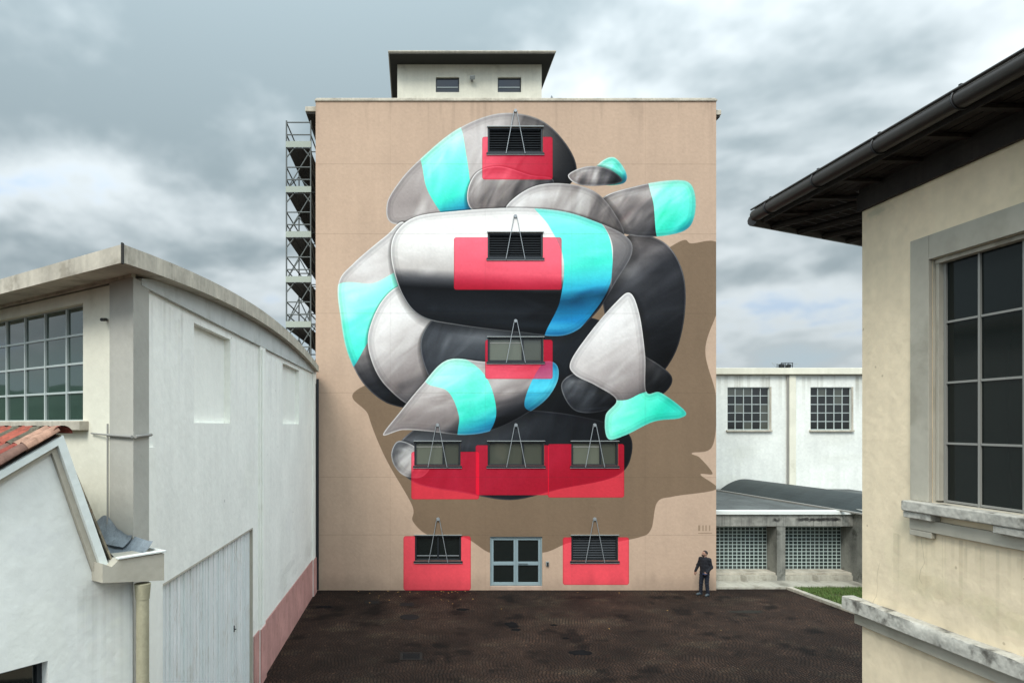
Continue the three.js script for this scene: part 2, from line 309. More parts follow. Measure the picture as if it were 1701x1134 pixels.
function smoothPath(c, pts) {
  const n = pts.length; c.beginPath(); c.moveTo(...pts[0]);
  for (let i = 0; i < n; i++) {
    const a = pts[(i + n - 1) % n], b = pts[i], d = pts[(i + 1) % n], e = pts[(i + 2) % n], k = 1 / 6;
    c.bezierCurveTo(b[0] + (d[0] - a[0]) * k, b[1] + (d[1] - a[1]) * k, d[0] - (e[0] - b[0]) * k, d[1] - (e[1] - b[1]) * k, d[0], d[1]);
  }
  c.closePath();
}
const REDS = [[801, 227, 918, 298], [754, 394, 933, 481], [806, 564, 918, 629], [683, 750, 796, 829], [790, 739, 912, 822], [910, 737, 1037, 826], [670, 890, 782, 980], [935, 892, 1045, 971]];
function muralTexture() {
  const K = 2.5, w = Math.round(666 * K), h = Math.round(812 * K), cv = document.createElement('canvas'); cv.width = w; cv.height = h;
  const c = cv.getContext('2d');
  c.fillStyle = '#b49b86'; c.fillRect(0, 0, w, h);
  c.setTransform(K, 0, 0, K, -524 * K, -168 * K);
  // flat brown silhouette behind the heap of stones
  c.fillStyle = '#75624f';
  smoothPath(c, [[1110, 412], [1150, 404], [1196, 408], [1196, 500], [1172, 580], [1190, 660], [1184, 740], [1150, 752], [1163, 760], [1184, 786], [1164, 788], [1190, 812], [1120, 824], [1092, 834], [1082, 878], [1062, 892], [1000, 902], [950, 900], [905, 917], [858, 915], [815, 918], [770, 892], [716, 890], [686, 866], [684, 838], [640, 760], [612, 690], [606, 640], [900, 560]]); c.fill();
  const stones = [];
  let union = null;
  const stone = (pts, [x0, y0, x1, y1], stops, bands = [], rim = 0.8) => {
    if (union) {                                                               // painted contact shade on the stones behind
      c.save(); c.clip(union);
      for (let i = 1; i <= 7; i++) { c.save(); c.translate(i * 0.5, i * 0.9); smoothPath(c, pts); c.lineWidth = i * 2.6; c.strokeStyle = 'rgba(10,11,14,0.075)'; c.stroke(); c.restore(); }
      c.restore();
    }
    smoothPath(c, pts); c.save(); c.clip();
    let g = c.createLinearGradient(x0, y0, x1, y1);
    stops.forEach(([t, v]) => g.addColorStop(t, v)); c.fillStyle = g; c.fillRect(500, 150, 720, 850);
    for (const [poly, [a, b, d, e], st] of bands) {
      smoothPath(c, poly); g = c.createLinearGradient(a, b, d, e); st.forEach(([t, v]) => g.addColorStop(t, v)); c.fillStyle = g; c.fill();
    }
    const R = rng(pts[0][0] * 7 + pts[0][1]), xs = pts.map((p) => p[0]), ys = pts.map((p) => p[1]);
    const X0 = Math.min(...xs), X1 = Math.max(...xs), Y0 = Math.min(...ys), Y1 = Math.max(...ys), an = Math.atan2(y1 - y0, x1 - x0) + Math.PI / 2;
    for (let i = 0; i < 90; i++) {                                              // soft brush work along the form
      const X = mix(X0, X1, R()), Y = mix(Y0, Y1, R()), l = 12 + 50 * R(), w2 = 3 + 11 * R(), v = R() < 0.5 ? '255,250,244' : '22,22,26', al = 0.06 + 0.16 * R();
      c.save(); c.translate(X, Y); c.rotate(an + (R() - 0.5) * 0.7); c.scale(l, w2); c.globalCompositeOperation = 'overlay'; const q = c.createRadialGradient(0, 0, 0, 0, 0, 1);
      q.addColorStop(0, `rgba(${v},${al})`); q.addColorStop(1, `rgba(${v},0)`); c.fillStyle = q; c.fillRect(-1, -1, 2, 2); c.restore();
    }
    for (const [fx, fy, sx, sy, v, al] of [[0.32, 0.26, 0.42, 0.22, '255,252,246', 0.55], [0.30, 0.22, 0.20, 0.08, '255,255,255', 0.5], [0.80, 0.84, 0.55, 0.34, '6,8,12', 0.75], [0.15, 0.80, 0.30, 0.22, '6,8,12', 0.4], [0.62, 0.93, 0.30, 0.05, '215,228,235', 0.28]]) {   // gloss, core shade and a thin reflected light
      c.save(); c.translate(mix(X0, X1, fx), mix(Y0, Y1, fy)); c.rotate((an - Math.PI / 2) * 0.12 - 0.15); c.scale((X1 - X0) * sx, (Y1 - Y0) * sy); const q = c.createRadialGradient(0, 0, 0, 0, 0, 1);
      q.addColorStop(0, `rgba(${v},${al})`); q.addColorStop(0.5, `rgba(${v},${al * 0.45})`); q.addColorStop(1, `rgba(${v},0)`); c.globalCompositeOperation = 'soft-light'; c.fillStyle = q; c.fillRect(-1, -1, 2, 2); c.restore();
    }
    const lit = (al, lo) => { const q = c.createLinearGradient(X0, Y0, mix(X0, X1, 0.7), Y1); q.addColorStop(0, `rgba(245,243,238,${al})`); q.addColorStop(0.55, `rgba(225,222,216,${al * 0.45})`); q.addColorStop(1, `rgba(190,190,190,${lo})`); return q; };
    smoothPath(c, pts); c.lineWidth = 22; c.strokeStyle = 'rgba(12,14,18,0.07)'; c.stroke();
    smoothPath(c, pts); c.lineWidth = 12; c.strokeStyle = 'rgba(12,14,18,0.09)'; c.stroke();
    smoothPath(c, pts); c.lineWidth = 3.6; c.strokeStyle = lit(0.95 * rim, 0.22 * rim); c.stroke();
    c.restore();
    const p2 = new Path2D(), n = pts.length; p2.moveTo(...pts[0]);
    for (let i = 0; i < n; i++) { const a = pts[(i + n - 1) % n], b = pts[i], d = pts[(i + 1) % n], e = pts[(i + 2) % n], k = 1 / 6; p2.bezierCurveTo(b[0] + (d[0] - a[0]) * k, b[1] + (d[1] - a[1]) * k, d[0] - (e[0] - b[0]) * k, d[1] - (e[1] - b[1]) * k, d[0], d[1]); }
    p2.closePath(); if (union) union.addPath(p2); else union = p2;
  };
  const L = '#dedad5', G = '#8d8481', G2 = '#6c6664', D = '#2a2b2f', B = '#0e1013', T = '#74eed2', T2 = '#48dac6', T3 = '#2487b0', T4 = '#17607f';
  const turq = [[0, '#b4fbe6'], [0.45, T], [0.8, T2], [1, T3]];
  // back of the heap
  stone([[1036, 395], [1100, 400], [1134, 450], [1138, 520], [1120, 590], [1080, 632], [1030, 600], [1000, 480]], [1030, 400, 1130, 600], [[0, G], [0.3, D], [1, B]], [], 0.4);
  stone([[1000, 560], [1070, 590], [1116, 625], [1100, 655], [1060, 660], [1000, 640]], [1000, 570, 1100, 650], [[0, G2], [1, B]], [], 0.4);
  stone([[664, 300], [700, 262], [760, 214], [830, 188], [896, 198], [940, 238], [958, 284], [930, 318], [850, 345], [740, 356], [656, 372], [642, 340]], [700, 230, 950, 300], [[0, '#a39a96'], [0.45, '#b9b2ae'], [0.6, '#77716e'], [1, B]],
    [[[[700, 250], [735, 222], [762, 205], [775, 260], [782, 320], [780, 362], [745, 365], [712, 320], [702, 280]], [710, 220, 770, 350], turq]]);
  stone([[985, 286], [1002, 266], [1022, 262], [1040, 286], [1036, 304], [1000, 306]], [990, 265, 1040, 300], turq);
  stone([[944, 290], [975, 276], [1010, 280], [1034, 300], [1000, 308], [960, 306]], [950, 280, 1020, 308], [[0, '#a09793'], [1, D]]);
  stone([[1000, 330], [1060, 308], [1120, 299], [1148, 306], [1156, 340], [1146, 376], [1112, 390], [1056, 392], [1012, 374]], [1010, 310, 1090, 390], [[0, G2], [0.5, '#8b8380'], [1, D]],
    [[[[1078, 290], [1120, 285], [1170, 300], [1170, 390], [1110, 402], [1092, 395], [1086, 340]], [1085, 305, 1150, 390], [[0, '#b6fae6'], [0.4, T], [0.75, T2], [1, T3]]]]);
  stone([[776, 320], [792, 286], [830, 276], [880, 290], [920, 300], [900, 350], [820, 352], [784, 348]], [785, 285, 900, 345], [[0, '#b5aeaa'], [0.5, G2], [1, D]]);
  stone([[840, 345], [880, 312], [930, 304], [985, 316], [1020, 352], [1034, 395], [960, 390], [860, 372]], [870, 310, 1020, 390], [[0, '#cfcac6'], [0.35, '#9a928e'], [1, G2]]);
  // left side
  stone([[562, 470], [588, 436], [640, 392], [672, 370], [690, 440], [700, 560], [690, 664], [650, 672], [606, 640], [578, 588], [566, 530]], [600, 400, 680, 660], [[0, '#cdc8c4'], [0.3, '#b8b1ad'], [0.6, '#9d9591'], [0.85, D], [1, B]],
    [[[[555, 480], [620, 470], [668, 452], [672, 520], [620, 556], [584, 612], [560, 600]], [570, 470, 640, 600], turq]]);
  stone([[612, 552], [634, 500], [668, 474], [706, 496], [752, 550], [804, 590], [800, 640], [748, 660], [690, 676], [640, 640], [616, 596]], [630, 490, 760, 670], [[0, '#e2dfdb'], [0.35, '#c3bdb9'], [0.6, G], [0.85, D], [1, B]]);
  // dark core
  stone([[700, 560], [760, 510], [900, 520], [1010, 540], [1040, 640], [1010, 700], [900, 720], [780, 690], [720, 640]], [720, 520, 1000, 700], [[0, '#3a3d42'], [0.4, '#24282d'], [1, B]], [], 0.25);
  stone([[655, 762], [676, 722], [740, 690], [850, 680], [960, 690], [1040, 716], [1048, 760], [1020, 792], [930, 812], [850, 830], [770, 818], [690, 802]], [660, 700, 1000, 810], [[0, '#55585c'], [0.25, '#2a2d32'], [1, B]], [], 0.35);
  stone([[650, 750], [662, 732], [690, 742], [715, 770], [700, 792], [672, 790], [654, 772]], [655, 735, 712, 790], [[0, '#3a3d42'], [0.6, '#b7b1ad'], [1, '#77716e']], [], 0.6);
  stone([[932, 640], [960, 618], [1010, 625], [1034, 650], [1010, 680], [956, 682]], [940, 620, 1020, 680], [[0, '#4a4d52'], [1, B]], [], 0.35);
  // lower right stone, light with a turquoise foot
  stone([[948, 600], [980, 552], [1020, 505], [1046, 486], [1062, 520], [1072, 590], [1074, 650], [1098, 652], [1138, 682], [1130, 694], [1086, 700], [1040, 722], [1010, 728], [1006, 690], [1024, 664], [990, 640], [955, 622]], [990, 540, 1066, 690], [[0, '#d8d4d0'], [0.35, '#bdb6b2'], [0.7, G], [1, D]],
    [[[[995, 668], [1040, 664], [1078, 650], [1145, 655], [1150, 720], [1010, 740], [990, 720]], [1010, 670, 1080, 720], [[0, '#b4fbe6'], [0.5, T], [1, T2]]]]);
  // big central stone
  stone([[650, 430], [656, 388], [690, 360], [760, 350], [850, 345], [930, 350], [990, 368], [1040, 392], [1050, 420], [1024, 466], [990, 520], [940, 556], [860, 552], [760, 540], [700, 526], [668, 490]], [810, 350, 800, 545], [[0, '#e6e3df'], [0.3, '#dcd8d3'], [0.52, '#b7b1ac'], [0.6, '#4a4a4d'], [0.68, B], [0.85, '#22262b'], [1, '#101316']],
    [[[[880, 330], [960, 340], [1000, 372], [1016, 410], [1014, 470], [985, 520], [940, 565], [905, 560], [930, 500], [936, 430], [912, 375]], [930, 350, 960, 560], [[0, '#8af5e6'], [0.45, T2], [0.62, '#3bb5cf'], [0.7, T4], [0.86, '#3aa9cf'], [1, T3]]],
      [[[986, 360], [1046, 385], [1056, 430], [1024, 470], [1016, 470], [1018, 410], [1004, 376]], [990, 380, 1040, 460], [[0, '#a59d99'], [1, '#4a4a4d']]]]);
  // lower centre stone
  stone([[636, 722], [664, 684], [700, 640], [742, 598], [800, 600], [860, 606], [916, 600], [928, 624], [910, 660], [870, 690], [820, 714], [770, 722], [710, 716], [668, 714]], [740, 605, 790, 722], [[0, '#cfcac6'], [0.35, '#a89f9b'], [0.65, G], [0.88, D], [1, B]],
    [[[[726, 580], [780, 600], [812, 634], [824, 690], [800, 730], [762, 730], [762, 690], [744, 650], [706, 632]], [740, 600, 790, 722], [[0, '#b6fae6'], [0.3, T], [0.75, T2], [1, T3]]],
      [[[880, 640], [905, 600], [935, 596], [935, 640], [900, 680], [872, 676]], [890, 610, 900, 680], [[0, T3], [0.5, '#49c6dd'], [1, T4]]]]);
  // red sheets, see-through
  REDS.forEach(([x0, y0, x1, y1], i) => {
    c.save(); c.beginPath(); c.roundRect(x0, y0, x1 - x0, y1 - y0, 4); c.clip();
    c.fillStyle = 'rgba(252,20,52,0.59)'; c.fillRect(x0, y0, x1 - x0, y1 - y0);
    c.strokeStyle = 'rgba(150,10,25,0.35)'; c.lineWidth = 2.2; c.beginPath(); c.roundRect(x0, y0, x1 - x0, y1 - y0, 4); c.stroke();
    c.restore();
    void i;
  });
  // faint row of painted bars low on the right edge
  c.fillStyle = 'rgba(110,92,72,0.5)';
  for (const X of [1160, 1167, 1172, 1178]) c.fillRect(X, 872, X === 1160 ? 3.4 : 2.2, 9.5);
  c.fillRect(1160, 884.5, 23, 1.4);
  // joints of the render
  c.strokeStyle = 'rgba(60,48,36,0.16)'; c.lineWidth = 0.9;
  for (const Y of [272, 388, 520, 652, 792, 888]) { c.beginPath(); c.moveTo(524, Y); c.lineTo(1190, Y + 0.4); c.stroke(); }
  for (const X of [648, 806, 950, 1072]) { c.beginPath(); c.moveTo(X, 168); c.lineTo(X, 980); c.strokeStyle = 'rgba(60,48,36,0.07)'; c.stroke(); }
  // weathering: splash zone at the foot, runs below the coping
  c.setTransform(1, 0, 0, 1, 0, 0);
  const im = c.getImageData(0, 0, w, h), d = im.data;
  for (let j = 0; j < h; j++) for (let i = 0; i < w; i++) {
    const X = i / 104, Y = (h - j) / 104;
    let k = 1 + 0.07 * (fbm(X * 0.5, Y * 0.5, 0, 5, 300) - 0.5) + 0.05 * (fbm(X * 12, Y * 12, 0, 3, 310) - 0.5) + 0.04 * (fbm(X * 3.2, Y * 0.22, 0, 4, 320) - 0.5);
    k -= 0.10 * smooth(0.7, 0, Y + 0.6 * (fbm(X * 2, 1, 0, 3, 340) - 0.5));
    k -= 0.06 * smooth(0.55, 0.8, fbm(X * 4, Y * 0.3, 0, 3, 350)) * smooth(FH - 2.2, FH, Y);
    const o = (j * w + i) * 4; d[o] *= k; d[o + 1] *= k; d[o + 2] *= k;
  }
  c.putImageData(im, 0, 0);
  const t = new THREE.CanvasTexture(cv); t.colorSpace = THREE.SRGBColorSpace; t.wrapS = t.wrapT = THREE.ClampToEdgeWrapping; t.magFilter = THREE.LinearFilter;
  t.repeat.set(1 / FW, 1 / FH);
  return t;
}
const block = thing('painted_building', 'tall flat tan building covered by a mural of grey and turquoise stones', 'building', [FX, 0, FZ]);
const WINS = [[810, 211, 902, 253, 'louver'], [810, 386, 902, 428, 'louver'], [810, 560, 903, 600, 'glass'], [688, 733, 765, 773, 'glass'], [810, 733, 904, 773, 'dark'], [949, 733, 1027, 773, 'glass'], [689, 889, 766, 931, 'open'], [949, 889, 1027, 931, 'louver']];
const DOOR = [814, 891, 901, 980];
{
  const holes = [...WINS, DOOR].map(([a, b, d, e]) => [wx(a), b === 891 ? -0.001 + 0.003 : wy(e), wx(d), wy(b)]);
  const pts = rect(0, 0, FW, FH);
  const dh = holes.pop();
  // the door reaches the ground, so it is notched out of the outline
  const outline = [[0, 0], [dh[0], 0], [dh[0], dh[3]], [dh[2], dh[3]], [dh[2], 0], [FW, 0], [FW, FH], [0, FH]]; void pts;
  const wallMat = new THREE.MeshPhysicalMaterial({ map: muralTexture(), bumpMap: bumpPlaster, bumpScale: 0.006, roughness: 0.9, specularIntensity: 0.3 });
  part(block, 'facade_wall', wallShape(outline, holes, 0.3), [wallMat, M.tan], 'wall painted with grey and turquoise rounded stones and see-through red sheets');
  const D = 13;
  part(block, 'side_wall', bx(0, 0, -D, 0.3, FH, -0.302), M.tan);
  part(block, 'side_wall', bx(FW - 0.3, 0, -D, FW, FH, -0.302), M.tan);
  part(block, 'back_wall', bx(0.302, 0, -D, FW - 0.302, FH, -D + 0.3), M.tan);
  part(block, 'interior', bx(0.4, 0.02, -1.6, FW - 0.4, FH - 0.6, -1.5), M.black);
  part(block, 'flat_roof', bx(0.302, FH - 0.35, -D + 0.302, FW - 0.302, FH - 0.1, -0.302), M.roofFelt);
  part(block, 'coping', merge([bx(-0.03, FH, -0.34, FW + 0.03, FH + 0.08, 0.05, 0.012), bx(0.02, FH + 0.082, -0.3, FW - 0.02, FH + 0.14, 0.0, 0.012)]), M.fascia);
  part(block, 'cornice', bx(-0.46, FH - 0.28, -D, -0.002, FH - 0.08, -0.25, 0.02), M.fascia);
  part(block, 'cornice', bx(FW + 0.002, FH - 0.42, -D, FW + 0.32, FH - 0.22, -0.25, 0.02), M.fascia);
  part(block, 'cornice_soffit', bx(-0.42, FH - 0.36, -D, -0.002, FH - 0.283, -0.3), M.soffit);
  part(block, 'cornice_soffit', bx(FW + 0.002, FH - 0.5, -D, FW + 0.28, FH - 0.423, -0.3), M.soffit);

  for (const [a, b, d, e, kind] of WINS) {
    const x0 = wx(a), x1 = wx(d), y0 = wy(e), y1 = wy(b), w = x1 - x0, h = y1 - y0, win = sub(block, 'window', [x0, y0, 0], 0, { louver: 'window with black louvers', glass: 'window with grey-green blinds behind the glass', dark: 'dark glazed window', open: 'dark window with a pale rail' }[kind]);
    const t = 0.075;
    part(win, 'frame', merge([bx(0.002, 0.002, -0.16, t, h - 0.002, -0.03, 0.008), bx(w - t, 0.002, -0.16, w - 0.002, h - 0.002, -0.03, 0.008), bx(t + 0.001, h - t, -0.16, w - t - 0.001, h - 0.002, -0.03, 0.008), bx(t + 0.001, 0.002, -0.16, w - t - 0.001, t * 0.8, -0.03, 0.008)]), M.blackMetal);
    part(win, 'lintel_strip', bx(-0.03, h + 0.002, 0.002, w + 0.03, h + 0.035, 0.06, 0.006), M.galv);
    part(win, 'sill', bx(-0.05, -0.08, -0.04, w + 0.05, -0.004, 0.05, 0.012), M.blackMetal);
    part(win, 'sill_edge', bx(-0.05, -0.105, 0.002, w + 0.05, -0.084, 0.04, 0.006), M.galv);
    if (kind === 'louver') {
      for (let i = 0; i < 9; i++) {
        const g = new THREE.BoxGeometry(w - 2 * t - 0.004, 0.085, 0.012); g.rotateX(-0.7); g.translate(w / 2, t + 0.05 + (h - 2 * t - 0.06) * i / 8.2, -0.09);
        part(win, 'slat', muv(g), M.louver);
      }
    } else {
      const split = kind === 'open' ? 0.5 : 0.63, m = w * split;
      const mt = kind === 'glass' ? M.curtain : kind === 'dark' ? M.curtainDim : M.glass;
      part(win, 'mullion', bx(m - 0.035, t * 0.81, -0.15, m + 0.035, h - t - 0.001, -0.05, 0.006), M.blackMetal);
      part(win, 'pane', bx(t + 0.001, t * 0.81, -0.12, m - 0.036, h - t - 0.001, -0.11), mt);
      part(win, 'pane', bx(m + 0.036, t * 0.81, -0.12, w - t - 0.001, h - t - 0.001, -0.11), kind === 'glass' ? M.curtainDim : mt);
      if (kind === 'glass') part(win, 'blind_rail', bx(t + 0.002, h * 0.76, -0.108, m - 0.04, h * 0.80, -0.10, 0.004), M.greyFrame);
      if (kind === 'open') part(win, 'rail', bx(t + 0.002, 0.17, -0.105, w - t - 0.002, 0.2, -0.085, 0.004), M.steel);
    }
    // two slanting rods and a peg that seem to hold the painted sheet
    const cx = w / 2, top = h + 0.62;
    part(win, 'rod', rod([cx - 0.38, -0.06, 0.066], [cx - 0.06, top, 0.03], 0.015, 6), M.rodSteel);
    part(win, 'rod', rod([cx + 0.38, -0.06, 0.066], [cx + 0.06, top, 0.03], 0.015, 6), M.rodSteel);
    const peg = new THREE.CylinderGeometry(0.06, 0.075, 0.05, 16); peg.rotateX(Math.PI / 2); peg.translate(cx, top + 0.03, 0.033);
    part(win, 'peg', muv(peg), M.rodSteel);
  }
  // entrance door: two glazed leaves
  const dx0 = wx(814), dx1 = wx(901), dTop = wy(891), step = 0.16, dw = dx1 - dx0, dr = sub(block, 'door', [dx0, step, 0], 0, 'double glazed door with pale blue-grey frame');
  const hgt = dTop - step, f = 0.085;
  part(dr, 'frame', merge([bx(0.002, 0, -0.2, f * 0.7, hgt - 0.002, -0.06, 0.008), bx(dw - f * 0.7, 0, -0.2, dw - 0.002, hgt - 0.002, -0.06, 0.008), bx(f * 0.7 + 0.001, hgt - 0.06, -0.2, dw - f * 0.7 - 0.001, hgt - 0.002, -0.06, 0.008)]), M.doorFrame);
  for (const s of [0, 1]) {
    const a = s ? dw / 2 + 0.004 : f * 0.7 + 0.003, b = s ? dw - f * 0.7 - 0.003 : dw / 2 - 0.004, T = hgt - 0.064, mid = 0.82;
    part(dr, 'leaf', merge([bx(a, 0.01, -0.17, a + f, T, -0.09, 0.006), bx(b - f, 0.01, -0.17, b, T, -0.09, 0.006), bx(a + f + 0.001, 0.01, -0.17, b - f - 0.001, 0.14, -0.09, 0.006), bx(a + f + 0.001, mid, -0.17, b - f - 0.001, mid + 0.14, -0.09, 0.006), bx(a + f + 0.001, T - 0.09, -0.17, b - f - 0.001, T, -0.09, 0.006)]), M.doorFrame);
    part(dr, 'pane', bx(a + f + 0.002, 0.142, -0.135, b - f - 0.002, mid - 0.002, -0.125), M.glass);
    part(dr, 'pane', bx(a + f + 0.002, mid + 0.142, -0.135, b - f - 0.002, T - 0.092, -0.125), M.glass);
    if (s) part(dr, 'handle', merge([bx(a + 0.1, mid + 0.05, -0.05, a + 0.46, mid + 0.075, -0.03, 0.006), bx(a + 0.1, mid + 0.05, -0.088, a + 0.12, mid + 0.075, -0.052), bx(a + 0.44, mid + 0.05, -0.088, a + 0.46, mid + 0.075, -0.052)]), M.black);
  }
  part(block, 'door_step', bx(dx0 + 0.003, 0.0, -0.28, dx1 - 0.003, step - 0.004, 0.02, 0.012), plaster([0.42, 0.30, 0.23], { seed: 201, tile: 2, mottle: 0.15 }));

  // rooftop room, behind the parapet
  const px0 = 0.18 + 3.2, pz = -1.9, s2 = 29.5 / 1150;
  const PX0 = (660 - 690) * s2 - FX, PX1 = (900 - 690) * s2 - FX, PT = CAM_Y + (706 - 107) * s2, RZ = -(29.5 - 27.6); void px0; void pz;
  const wA = [(724 - 690) * s2 - FX, CAM_Y + (706 - 153) * s2, (763 - 690) * s2 - FX, CAM_Y + (706 - 128) * s2], wB = [(827 - 690) * s2 - FX, wA[1], (866 - 690) * s2 - FX, wA[3]];
  const pg = wallShape(rect(PX0, FH - 0.1, PX1, PT), [wA, wB], 0.25); pg.translate(0, 0, RZ);
  part(block, 'penthouse_wall', pg, M.penthouse);
  part(block, 'penthouse_wall', bx(PX0, FH - 0.1, RZ - 6, PX0 + 0.25, PT, RZ - 0.252), M.penthouse);
  part(block, 'penthouse_wall', bx(PX1 - 0.25, FH - 0.1, RZ - 6, PX1, PT, RZ - 0.252), M.penthouse);
  part(block, 'penthouse_interior', bx(PX0 + 0.3, FH - 0.1, RZ - 0.9, PX1 - 0.3, PT, RZ - 0.8), M.black);
  part(block, 'penthouse_roof', merge([bx(PX0 - 0.32, PT + 0.031, RZ - 6.2, PX1 + 0.4, PT + 0.07, RZ + 0.84, 0.01), bx(PX0 - 0.36, PT + 0.072, RZ - 6.3, PX1 + 0.44, PT + 0.13, RZ + 0.88, 0.012)]), M.fascia);
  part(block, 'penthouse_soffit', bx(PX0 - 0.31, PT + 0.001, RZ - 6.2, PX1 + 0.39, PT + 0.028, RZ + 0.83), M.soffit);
  for (const q of [wA, wB]) {
    const w = q[2] - q[0], h = q[3] - q[1], win = sub(block, 'window', [q[0], q[1], RZ], 0, 'small dark rooftop window with a pale middle rail');
    part(win, 'frame', merge([bx(0.002, 0.002, -0.14, 0.05, h - 0.002, -0.1), bx(w - 0.05, 0.002, -0.14, w - 0.002, h - 0.002, -0.1), bx(0.051, h - 0.05, -0.14, w - 0.051, h - 0.002, -0.1), bx(0.051, 0.002, -0.14, w - 0.051, 0.05, -0.1)]), M.blackMetal);
    part(win, 'pane', bx(0.051, 0.051, -0.13, w - 0.051, h * 0.36, -0.12), M.glassHall); part(win, 'pane', bx(0.051, h * 0.36 + 0.04, -0.13, w - 0.051, h - 0.051, -0.12), M.glassHall);
    part(win, 'rail', bx(0.051, h * 0.36 + 0.001, -0.125, w - 0.051, h * 0.36 + 0.039, -0.09), M.paintedFrame);
  }
  const lampX = (784 - 690) * s2 - 0, lampY = CAM_Y + (706 - 134) * s2;
  const fl = thing('floodlight', 'small floodlight between the two rooftop windows', 'lamp', [lampX, lampY, FZ + RZ]);
  part(fl, 'bracket', merge([bx(-0.05, -0.05, 0.002, 0.05, 0.05, 0.03), rod([0, 0, 0.03], [0, 0.02, 0.16], 0.018)]), M.greyFrame);
  { const g = bx(-0.11, -0.07, -0.03, 0.11, 0.09, 0.08, 0.02); g.rotateX(0.5); g.translate(0, 0.03, 0.2); part(fl, 'housing', g, M.galv); }
  const ds = thing('satellite_dish', 'small grey dish on the roof edge right of the rooftop room', 'dish', [(917 - 690) * 0.0243, FH - 0.1, FZ - 0.9]);
  { const g = new THREE.SphereGeometry(0.36, 16, 8, 0, Math.PI * 2, 0, 0.85); g.scale(1, 0.5, 1); g.rotateX(Math.PI / 2); g.rotateY(1.15); g.translate(0, 0.45, 0); part(ds, 'reflector', muv(g), plain([0.16, 0.17, 0.18], 0.6)); }
  part(ds, 'mast', rod([0, 0, -0.05], [0, 0.5, -0.05], 0.025), M.galv);
  const ic = thing('door_intercom', 'small steel intercom on the wall right of the entrance door', 'intercom', [FX + wx(909), wy(936), FZ]);
  part(ic, 'housing', bx(-0.06, -0.08, 0.002, 0.06, 0.10, 0.05, 0.01), M.galv);
  part(ic, 'button_panel', bx(-0.02, -0.1, 0.051, 0.04, 0.06, 0.06, 0.004), M.black);
}

// ---------------------------------------------------------------- scaffold on the left flank of the painted building
{
  const sc = thing('scaffold_tower', 'tall metal scaffold along the left side of the painted building', 'scaffold', [-5.2, 0, -27.9]);
  const L = 9, nb = 3, Wd = 0.98, top = 18.85;
  for (let k = 0; k <= nb; k++) for (const x of [0, Wd]) part(sc, 'standard', rod([x, 0, -k * L / nb], [x, top, -k * L / nb], 0.032, 6), M.scaffold);
  for (let lv = 0; lv < 10; lv++) {
    const y = 17.78 - lv * 1.81;
    if (y < 1) break;
    part(sc, 'toe_board', bx(-0.02, y - 0.02, 0.03, Wd + 0.02, y + 0.22, 0.06), M.deckBoard);
    for (let b = 0; b < 3; b++) part(sc, 'deck_plank', bx(0.03 + b * 0.31, y - 0.075, -L + 0.05, 0.32 + b * 0.31, y - 0.022, 0.02), M.deckUnder);
    const g = [];
    for (const z of [0, -L / nb, -2 * L / nb, -L]) { g.push(rod([0, y + 0.5, z], [Wd, y + 0.5, z], 0.026, 6), rod([0, y + 1.0, z], [Wd, y + 1.0, z], 0.026, 6)); }
    for (const x of [0, Wd]) for (const dy of [0.5, 1.0]) g.push(rod([x, y + dy, 0], [x, y + dy, -L], 0.026, 6));
    part(sc, 'guard_rail', merge(g), M.scaffold);
    const d = [];
    if (lv) for (let k = 0; k < nb; k++) { const a = -k * L / nb, b = -(k + 1) * L / nb; d.push(rod([0, y + 0.1, a], [0, y + 1.7, b], 0.026, 6)); }
    if (lv) d.push(rod([Wd, y + 0.12, -0.03], [0, y + 1.7, -L / nb], 0.026, 6), rod([Wd, y + 0.1, -L / nb], [Wd, y + 1.7, -0.1], 0.026, 6));
    if (lv) d.push(rod([0.02, y + 0.12, -0.02], [Wd, y + 1.7, -0.02], 0.024, 6));
    d.push(rod([0, y - 0.42, 0], [0.28, y - 0.08, 0], 0.026, 6), rod([Wd, y - 0.42, 0], [Wd - 0.28, y - 0.08, 0], 0.026, 6));
    part(sc, 'brace', merge(d), M.scaffold);
  }
  part(sc, 'base_plate', merge([0, 1, 2, 3].flatMap((k) => [0, Wd].map((x) => bx(x - 0.08, 0, -k * L / nb - 0.08, x + 0.08, 0.02, -k * L / nb + 0.08)))), M.scaffold);
}

